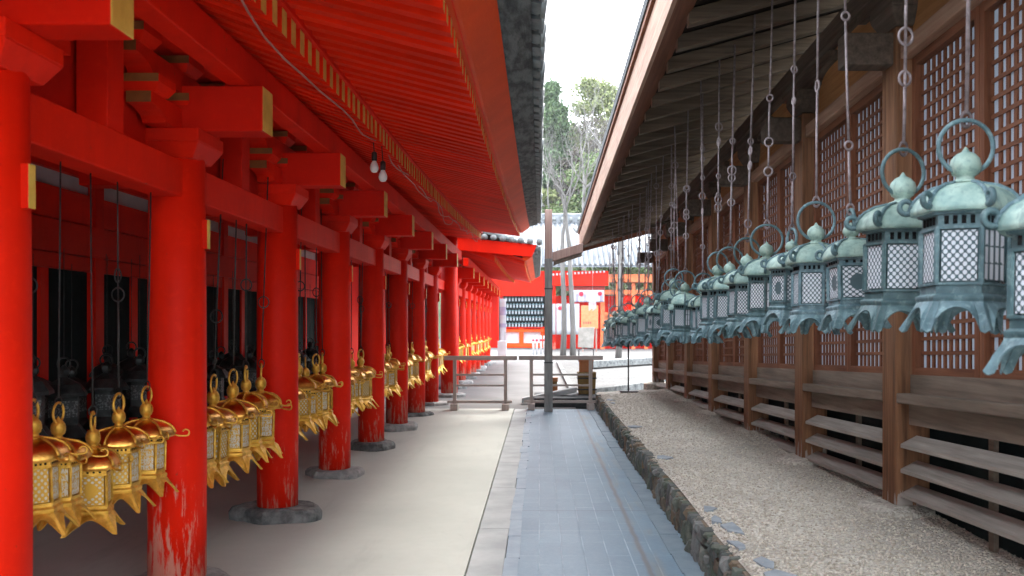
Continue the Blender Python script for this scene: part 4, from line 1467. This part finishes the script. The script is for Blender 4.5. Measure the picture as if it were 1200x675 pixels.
mb = MB(); mb.box(x - .17, x + .14, 18.30, 18.60, .842, .88); mb.build('box_lid', 'box_wood', t, bevel=.006)
x, _ = px(650, 0, 18.2)
t = thing('wooden_caddy', (x, 18.5, .17), 'small orange wooden box with dark lid just right of the tall post', 'box')
mb = MB(); mb.box(x - .065, x + .065, 18.43, 18.56, .172, .36); mb.build('caddy_body', 'box_wood', t, bevel=.005)
mb = MB(); mb.box(x - .055, x + .055, 18.44, 18.55, .362, .42); mb.build('caddy_neck', 'tub', t)
mb = MB(); mb.box(x - .07, x + .07, 18.42, 18.57, .422, .50); mb.build('caddy_lid', 'box_wood', t, bevel=.005)

# information board on an arched stand
Y = 38
x0, zt = px(677, 384, Y); x1, zb = px(697, 407, Y)
t = thing('notice_board', ((x0 + x1) / 2, Y, 0), 'weathered grey notice board on an arched dark stand', 'notice board')
mb = MB(); mb.hexa([(x0, Y, zb), (x1 - .06, Y, zb - .03), (x1 - .06, Y + .06, zb - .03), (x0, Y + .06, zb), (x0 + .04, Y + .1, zt), (x1, Y + .1, zt + .02), (x1, Y + .16, zt + .02), (x0 + .04, Y + .16, zt)])
mb.build('board', 'board', t, bevel=.01)
mb = MB()
mb.tube([(x0 + .05, Y + .05, 0), (x0 + .05, Y + .05, zb - .1), (x0 + .2, Y + .05, zb - .04), ((x0 + x1) / 2, Y + .05, zb - .02), (x1 - .2, Y + .05, zb - .04), (x1 - .05, Y + .05, zb - .1), (x1 - .05, Y + .05, 0)], .022, 8)
mb.build('stand', 'dark_iron', t)

# banner beside the far corridor
Y = 41
x0, zt = px(585, 350, Y); x1, zb = px(592.5, 408, Y)
t = thing('banner', (x0, Y, 0), 'tall narrow white and lilac banner at the end of the red corridor', 'banner')
mb = MB(); mb.tube([(x0, Y, 0), (x0, Y, zt + .15)], .02, 8); mb.tube([(x0, Y, zt + .05), (x1, Y, zt + .05)], .012, 6); mb.build('pole', 'dark_iron', t)
mb = MB()
vs, fs = [], []
for i in range(9):
    for j in range(13):
        u, v = i / 8, j / 12
        vs.append((x0 + .02 + (x1 - x0) * u, Y + .02 * math.sin(u * 6 + v * 4), zt - (zt - zb) * v))
fs = [(i * 13 + j, i * 13 + j + 1, (i + 1) * 13 + j + 1, (i + 1) * 13 + j) for i in range(8) for j in range(12)]
mb.add(vs, fs, 0, True)
for k in range(len(fs)):
    if (k % 12) in (2, 3, 6): mb.mi[k] = 1
mb.build('cloth', ['white_cloth', 'lilac'], t, solid=.01)
# white stand beneath
x0, _ = px(582, 0, 40)
mb = MB(); mb.box(x0, x0 + .45, 40.2, 40.6, 0, .15); mb.box(x0 + .03, x0 + .42, 40.22, 40.58, .15, .85)
tag(mb.build('white_stand', 'plaster', bevel=.01), 'white box stand at the foot of the lilac banner', 'stand')

# small white posts on the far path
for i, xx in enumerate((625, 629, 634, 638)):
    x, _ = px(xx, 0, 47)
    t = thing('path_post', (x, 47 + i * .2, 0), f'slim white post on the far path, {ORD[i]} from the left', 'post', 'white posts on the far path')
    mb = MB(); mb.lathe([(.055, 0), (.055, .95), (.03, 1.0)], 10, (x, 47 + i * .2, 0)); mb.build('shaft', 'plaster', t)
    mb = MB(); mb.lathe([(.062, .70), (.062, .82)], 10, (x, 47 + i * .2, 0)); mb.build('collar', 'crimson', t)

# ------------------------------------------------------------------ far gate with wall of lanterns
GY = 60
gate = thing('lantern_hall', (-1, GY, 0), 'red shrine hall with a wall of small lanterns and pale tiled roof', 'hall')
def gbox(name, mat, ax, ay, bx, by, y0, y1, Y=GY, bev=0):
    x0, z0 = px(ax, by, Y); x1, z1 = px(bx, ay, Y)
    mb = MB(); mb.box(x0, x1, Y + y0, Y + y1, z0, z1)
    return mb.build(name, mat, gate, bevel=bev)
gbox('eave_beam', 'red', 560, 318, 640, 347, -.5, .2)
gbox('lattice_backing', 'dark_panel', 590, 346, 640, 384, .0, .1)
for yy in (353.5, 361, 368.5, 376, 383):
    gbox('shelf_rail', 'red' if yy > 380 else 'hole', 590, yy, 640, yy + 1.6, -.12, -.02)
gbox('lower_rail', 'orange', 590, 386, 640, 389, -.14, .08)
gbox('foot_rail', 'orange', 590, 402, 640, 407, -.4, .1)
for xx in (590, 611, 636):
    gbox('pillar', 'orange', xx - 2.6, 384, xx + 2.6, 407, -.1, .1)
gbox('white_panel', 'plaster', 592, 389, 639, 402, .11, .15)
gbox('end_pillar', 'red', 583, 346, 589, 410, -.25, .15)
gbox('back_wall', 'red_dark', 560, 346, 800, 409, 1.2, 1.4)
# right part behind the tree
gbox('eave_fascia', 'red', 640, 318, 712, 335, -.6, .2)
gbox('shade_board', 'maroon', 662, 331, 708, 341, -.3, -.2)
gbox('eave_fascia', 'gate_orange', 712, 322, 790, 331, -.6, .2)
for i in range(16):
    gbox('rafter_tip', 'plaster', 643 + i * 4.2, 321.5 - i * .25, 645 + i * 4.2, 323.8 - i * .25, -.72, -.602)
for xx, w in ((649, 4), (706, 5), (724, 4), (742, 4), (757, 4), (776, 4)):
    gbox('pillar', 'gate_orange' if xx > 700 else 'red', xx - w / 2, 332, xx + w / 2, 410, -.2, .15)
gbox('upper_rail', 'gate_orange', 708, 340, 790, 345, -.15, .1)
gbox('middle_rail', 'gate_orange', 708, 366, 790, 370, -.15, .1)
gbox('infill_panel', 'sign_orange', 708, 370, 790, 398, .1, .2)
gbox('infill_panel', 'red', 730, 346, 752, 366, .1, .2)
# roof
x0, z0 = px(540, 313, GY - 1.2); x1, _ = px(820, 313, GY - 1.2)
ry, rz_ = GY + 5.5, 8.9
mb = MB()
mb.hexa([(x0, GY - 1.2, z0), (x1, GY - 1.2, z0), (x1, ry, rz_), (x0, ry, rz_), (x0, GY - 1.2, z0 + .15), (x1, GY - 1.2, z0 + .15), (x1, ry, rz_ + .15), (x0, ry, rz_ + .15)])
xx = x0
while xx < x1:
    mb.tube([(xx, GY - 1.28, z0 + .17), (xx, ry, rz_ + .17)], .10, 8)
    xx += .34
mb.build('roof', 'tile_pale', gate)
mb = MB()
mb.box(x0, x1, ry - .2, ry + .2, rz_ + .1, rz_ + .62)
xx = x0
while xx < x1:
    mb.tube([(xx, ry - .3, rz_ + .36), (xx, ry + .3, rz_ + .36)], .16, 10, 1); xx += .62
mb.tube([(x0, ry, rz_ + .66), (x1, ry, rz_ + .66)], .16, 8)
mb.build('roof_ridge', ['tile_pale', 'tile'], gate)
# small lanterns on the lantern wall
def small_lantern():
    mb = MB()
    mb.lathe([(.04, 0), (.058, .01), (.058, .15), (.04, .18)], 6, smooth=False)
    mb.lathe([(.11, .182), (.10, .20), (.03, .25), (.012, .28)], 6, smooth=False, mi=1)
    mb.lathe([(.085, -.03), (.05, .0)], 6, smooth=False, mi=1)
    return mb.build('small_lantern', ['white_cloth', 'bronze'], None, origin=(0, 0, 0))
slm = small_lantern(); first = True
rown = ['top', 'second', 'middle', 'fourth', 'bottom']
for r_, yy in enumerate((353.3, 360.8, 368.3, 375.8, 383.2)):
    for k in range(12):
        x, z = px(593.5 + k * 3.75 + (1.4 if r_ % 2 else 0), yy, GY)
        o = slm if first else slm.copy()
        if not first: COL.objects.link(o)
        first = False
        o.location = (x, GY - .22, z + .03)
        tag(o, f'small pale lantern in the {rown[r_]} row of the far lantern wall, {ORD[k]} from the left', 'lantern', 'small lanterns on the far lantern wall')

# curtains with crests
def curtain(x0p, x1p, y0p, y1p, Y, crests, label, lil=False):
    x0, zt = px(x0p, y0p, Y); x1, zb = px(x1p, y1p, Y)
    t = thing('curtain', ((x0 + x1) / 2, Y, zb), label, 'curtain', 'crested curtains on the far hall')
    mb = MB(); nI, nJ = 24, 6
    vs = [(x0 + (x1 - x0) * i / nI, Y + .03 * math.sin(i * 1.9), zt + (zb - zt) * j / nJ) for i in range(nI + 1) for j in range(nJ + 1)]
    fs = [(i * (nJ + 1) + j, i * (nJ + 1) + j + 1, (i + 1) * (nJ + 1) + j + 1, (i + 1) * (nJ + 1) + j) for i in range(nI) for j in range(nJ)]
    mb.add(vs, fs, 0, True)
    for k in range(len(fs)):
        if lil and (k // nJ) % 6 in (3, 4) and k % nJ > 1: mb.mi[k] = 1
    mb.build('cloth', ['white_cloth', 'lilac'], t, solid=.015)
    for (cx, cy, r) in crests:
        x, z = px(cx, cy, Y); rr = r * Y / F
        mb = MB()
        mb.tube([(x, Y - .075, z), (x, Y - .045, z)], rr * .55, 14)
        for k in range(8):
            a = 2 * math.pi * k / 8
            mb.tube([(x + rr * .68 * math.cos(a), Y - .07, z + rr * .68 * math.sin(a)), (x + rr * .68 * math.cos(a), Y - .046, z + rr * .68 * math.sin(a))], rr * .33, 8)
        mb.build('crest', 'crimson', t)
curtain(670, 708, 340, 354, GY - .75, [(681, 344.5, 2.8), (703, 344, 2.6)], 'short white and lilac valance with two red crests under the far eave', True)
curtain(640.5, 651, 356, 392, GY - .9, [(641.5, 361, 2.4)], 'long white curtain beside the tall post, with a red crest', False)
curtain(652, 679, 356, 392, GY - .9, [(656.3, 361, 2.6)], 'wide white curtain behind the pale tree trunks, with a red crest', False)
# orange panel with faint lettering
Y = 52
x0, zt = px(681, 358, Y); x1, zb = px(701, 385, Y)
t = thing('orange_panel', ((x0 + x1) / 2, Y, 0), 'plain orange panel with small red lettering behind the notice board', 'panel')
mb = MB(); mb.box(x0, x1, Y, Y + .08, zb, zt); mb.build('panel', 'sign_orange', t, bevel=.01)
mb = MB()
for k in range(4):
    xx = x0 + .12 + k * .13; zz = zb + .28
    for dz in (0, .04, .08): mb.box(xx, xx + .075, Y - .012, Y - .002, zz + dz, zz + dz + .018)
    mb.box(xx + .03, xx + .046, Y - .013, Y - .003, zz - .02, zz + .12)
mb.build('lettering', 'crimson', t)
mb = MB()
for xx in (x0 + .1, x1 - .1): mb.box(xx - .04, xx + .04, Y + .082, Y + .14, 0, zt)
mb.build('support', 'gate_wood', t)
# pale hanging streamer
Y = 48
x0, zt = px(690, 342, Y); x1, zb = px(699, 364, Y)
mb = MB()
for k in range(6):
    xx = x0 + (x1 - x0) * k / 6
    mb.box(xx, xx + .05, Y, Y + .02 + .01 * (k % 2), zb + .05 * (k % 3), zt)
mb.box(x0 - .02, x1 + .02, Y - .02, Y + .05, zt, zt + .06)
mb.tube([((x0 + x1) / 2, Y + .02, zt + .06), ((x0 + x1) / 2, Y + .02, zt + 3)], .008, 5)
tag(mb.build('streamer', 'white_cloth'), 'pale white streamer hanging in front of the orange panel', 'streamer')

# ------------------------------------------------------------------ trees and hill
def branches(mb, base, dirv, L, r, depth, q, spread=.55, upb=.15, n=6):
    pts, rs = [base], [r]
    d = dirv.normalized()
    seg = 4
    for i in range(seg):
        d = (d + Vector((q.uniform(-.16, .16), q.uniform(-.16, .16), q.uniform(-.05, .16)))).normalized()
        pts.append(pts[-1] + d * L / seg)
        rs.append(r * (1 - .45 * (i + 1) / seg))
    mb.tube(pts, rs, n if depth > 1 else 4, cap=False)
    if depth == 0:
        return
    for k in range(q.choice([3, 3, 4])):
        t = q.choice([2, 3, 4]) if k else 4
        axis = Vector((q.uniform(-1, 1), q.uniform(-1, 1), q.uniform(-.3, .8))).normalized()
        nd_ = (d + axis * spread * q.uniform(.7, 1.5) + Vector((0, 0, upb))).normalized()
        branches(mb, pts[t], nd_, L * q.uniform(.6, .82), rs[t] * .72, depth - 1, q, spread, upb, n)

def bare_tree(name, x, Y, trunks, H, r, seed, label, mat='bark_pale', depth=5, spread=.6):
    t = thing(name, (x, Y, 0), label, 'tree')
    q = random.Random(seed)
    mb = MB(); br = MB()
    for (dx, lean) in trunks:
        p0 = Vector((x + dx, Y, -.05))
        pts = [p0 + Vector((lean * f + .05 * math.sin(f * 5 + dx), 0, H * .42 * f)) for f in (0, .25, .5, .75, 1)]
        mb.tube(pts, [r * 1.25, r * 1.05, r, r * .92, r * .82], 10)
        branches(br, pts[-1], Vector((lean * .2, 0, 1)), H * .2, r * .8, depth, q, spread)
    mb.build('trunk', mat, t)
    br.build('branches', mat, t)
    return t
bare_tree('bare_tree', 1.42, 45, ((-.22, .0), (.25, -.1)), 13, .13, 5, 'bare tree with two slim pale trunks in front of the white curtains', depth=4)
bare_tree('bare_tree', 3.7, 42, ((0, .15),), 12, .13, 11, 'bare single-trunked tree seen behind the lantern rods', depth=4)
bare_tree('bare_tree', 3.6, 76, ((0, .3),), 23, .25, 21, 'tall bare tree with spreading pale branches behind the tiled roof', 'bark_far', 4, .7)
bare_tree('bare_tree', 7.0, 82, ((0, .1),), 27, .28, 32, 'tallest bare brownish tree, beside the brown hall eave', 'bark_far', 4, .65)
bare_tree('bare_tree', 0.5, 84, ((0, .6),), 21, .24, 44, 'bare tree leaning right, at the left edge of the sky gap', 'bark_far', 5, .75)

def leaf_tree(name, x, Y, z0, H, W, shape, mat, seed, label, nl, leaf):
    t = thing(name, (x, Y, z0), label, 'tree')
    g = np.random.default_rng(seed)
    mb = MB()
    mb.tube([(x, Y, z0 - .5), (x + .1, Y, z0 + H * .4), (x, Y, z0 + H * .9)], [H * .016, H * .012, H * .004], 8)
    q = random.Random(seed)
    for k in range(10):
        a = q.uniform(0, 6.28); h = q.uniform(.3, .8)
        mb.tube([(x, Y, z0 + H * h), (x + W * .7 * (1 - h * .6) * math.cos(a), Y + W * .7 * (1 - h * .6) * math.sin(a), z0 + H * (h + .06))], [H * .006, H * .002], 5)
    mb.build('trunk', 'bark', t)
    # clump centres
    nc = 90 if shape == 'cone' else 75
    cs = []
    for _ in range(nc):
        if shape == 'cone':
            h = g.uniform(.12, 1.0) ** .8
            rad = W * (1 - h) ** .85 * g.uniform(.45, 1.05) + .2
            a = g.uniform(0, 6.28)
            cs.append((rad * math.cos(a), rad * math.sin(a), H * h, .06 * H * (1.15 - h) + .35))
        else:
            v = g.normal(size=3); v /= np.linalg.norm(v)
            rr_ = g.uniform(.45, 1.0)
            cs.append((v[0] * W * rr_, v[1] * W * rr_, H * .62 + v[2] * H * .36 * rr_, W * g.uniform(.16, .34)))
    cs = np.array(cs)
    idx = g.integers(0, nc, nl)
    off = g.normal(size=(nl, 3)) * cs[idx, 3][:, None] * np.array([.55, .55, .38])
    c = cs[idx, :3] + off
    s = leaf * g.uniform(.5, 1.3, nl)
    u = g.normal(size=(nl, 3)); u /= np.linalg.norm(u, axis=1)[:, None]
    w = g.normal(size=(nl, 3)); w -= u * (u * w).sum(1)[:, None]; w /= np.linalg.norm(w, axis=1)[:, None]
    if shape == 'cone': u[:, 2] -= .35
    P4 = np.stack([c - u * s[:, None], c + w * s[:, None] * .5, c + u * s[:, None], c - w * s[:, None] * .5], 1)
    o = np_mesh('crown', P4.reshape(-1, 3), np.arange(nl * 4).reshape(-1, 4), mat, t)
    return t
leaf_tree('conifer_tree', 1.3, 92, 0, 26, 4.2, 'cone', 'leaf_dark', 1, 'pointed dark conifer just right of the grey tiled eave', 42000, .25)
leaf_tree('conifer_tree', -4.5, 98, 0, 29, 4.6, 'cone', 'leaf_dark', 2, 'pointed conifer mostly hidden behind the red corridor roof', 9000, .36)
leaf_tree('conifer_tree', 12, 104, 2, 31, 5, 'cone', 'leaf_dark', 3, 'conifer behind the brown hall eave', 9000, .36)
leaf_tree('broadleaf_tree', 7.2, 96, 2, 27, 4.5, 'ball', 'leaf_pale', 4, 'pale green tree top rising highest in the sky gap', 34000, .22)
leaf_tree('broadleaf_tree', 3.3, 80, 0, 13.5, 4.2, 'ball', 'leaf_mid', 5, 'bushy green tree directly above the far tiled ridge', 42000, .22)
leaf_tree('broadleaf_tree', 8.4, 84, 0, 16.5, 4.6, 'ball', 'leaf_mid', 6, 'mid green tree beside the edge of the brown eave', 42000, .22)
leaf_tree('broadleaf_tree', -1.0, 86, 0, 15, 4.4, 'ball', 'leaf_pale', 7, 'yellowish green tree half behind the tiled red corridor eave', 38000, .22)
leaf_tree('broadleaf_tree', 4.8, 104, 2, 21, 5.2, 'ball', 'leaf_mid', 8, 'broad green tree behind the spreading bare branches', 38000, .24)
leaf_tree('broadleaf_tree', 16, 92, 0, 19, 6, 'ball', 'leaf_mid', 9, 'green tree farthest right, behind the brown hall', 9000, .30)
leaf_tree('broadleaf_tree', -11, 94, 0, 18, 6, 'ball', 'leaf_mid', 10, 'green tree farthest left, behind the red corridor roof', 9000, .30)
leaf_tree('bare_twig_tree', 5.6, 88, 0, 23, 4.0, 'ball', 'leaf_twig', 12, 'rounded leafless tree of fine brownish twigs below the pale green top', 26000, .13)
leaf_tree('broadleaf_tree', 1.0, 118, 4, 20, 6, 'ball', 'leaf_pale', 13, 'pale tree on the hill foot, seen between conifer and bare branches', 30000, .30)
leaf_tree('broadleaf_tree', 8.0, 122, 5, 20, 7, 'ball', 'leaf_mid', 14, 'large green tree on the hill foot behind the twiggy tree', 30000, .32)
leaf_tree('broadleaf_tree', -5.0, 120, 4, 18, 7, 'ball', 'leaf_mid', 15, 'green tree on the hill foot behind the leftmost conifer', 22000, .32)
leaf_tree('broadleaf_tree', 4.6, 112, 3, 24, 5, 'ball', 'leaf_mid', 16, 'tall green tree filling the middle of the gap behind the twiggy tree', 34000, .28)
leaf_tree('broadleaf_tree', 5.3, 79, 0, 17.5, 3.8, 'ball', 'leaf_mid', 17, 'green tree in the middle of the sky gap, in front of the twiggy tree', 40000, .20)
# hill
xs = np.linspace(-140, 160, 61); yh = np.linspace(108, 240, 34)
g = np.random.default_rng(5)
vs = []
for b in yh:
    for a in xs:
        h = 20 * (1 - math.exp(-(b - 108) / 40)) * (1 + .2 * math.sin(a * .05 + 1)) + 1.6 * math.sin(a * .31 + b * .2) + g.normal() * .7
        vs.append((a, b, max(h, -.05) if b > 109 else -.05))
nx = len(xs)
fc = np.array([(j * nx + i, j * nx + i + 1, (j + 1) * nx + i + 1, (j + 1) * nx + i) for j in range(len(yh) - 1) for i in range(nx - 1)])
tag(np_mesh('hill', np.array(vs), fc, 'hill', smooth=True), kind='structure')

# ------------------------------------------------------------------ air
mb = MB()
mb.box(-330, 330, -45, 320, -1.2, 48)
m = bpy.data.materials.new('haze')
m.use_nodes = True
t = m.node_tree
t.nodes.remove(t.nodes['Principled BSDF'])
vol = t.nodes.new('ShaderNodeVolumePrincipled')
vol.inputs['Color'].default_value = (.93, .96, 1, 1)
vol.inputs['Density'].default_value = .0003
t.links.new(vol.outputs[0], t.nodes['Material Output'].inputs['Volume'])
M['haze'] = m
tag(mb.build('haze', 'haze'), 'pale haze in the air', 'haze', kind='stuff')
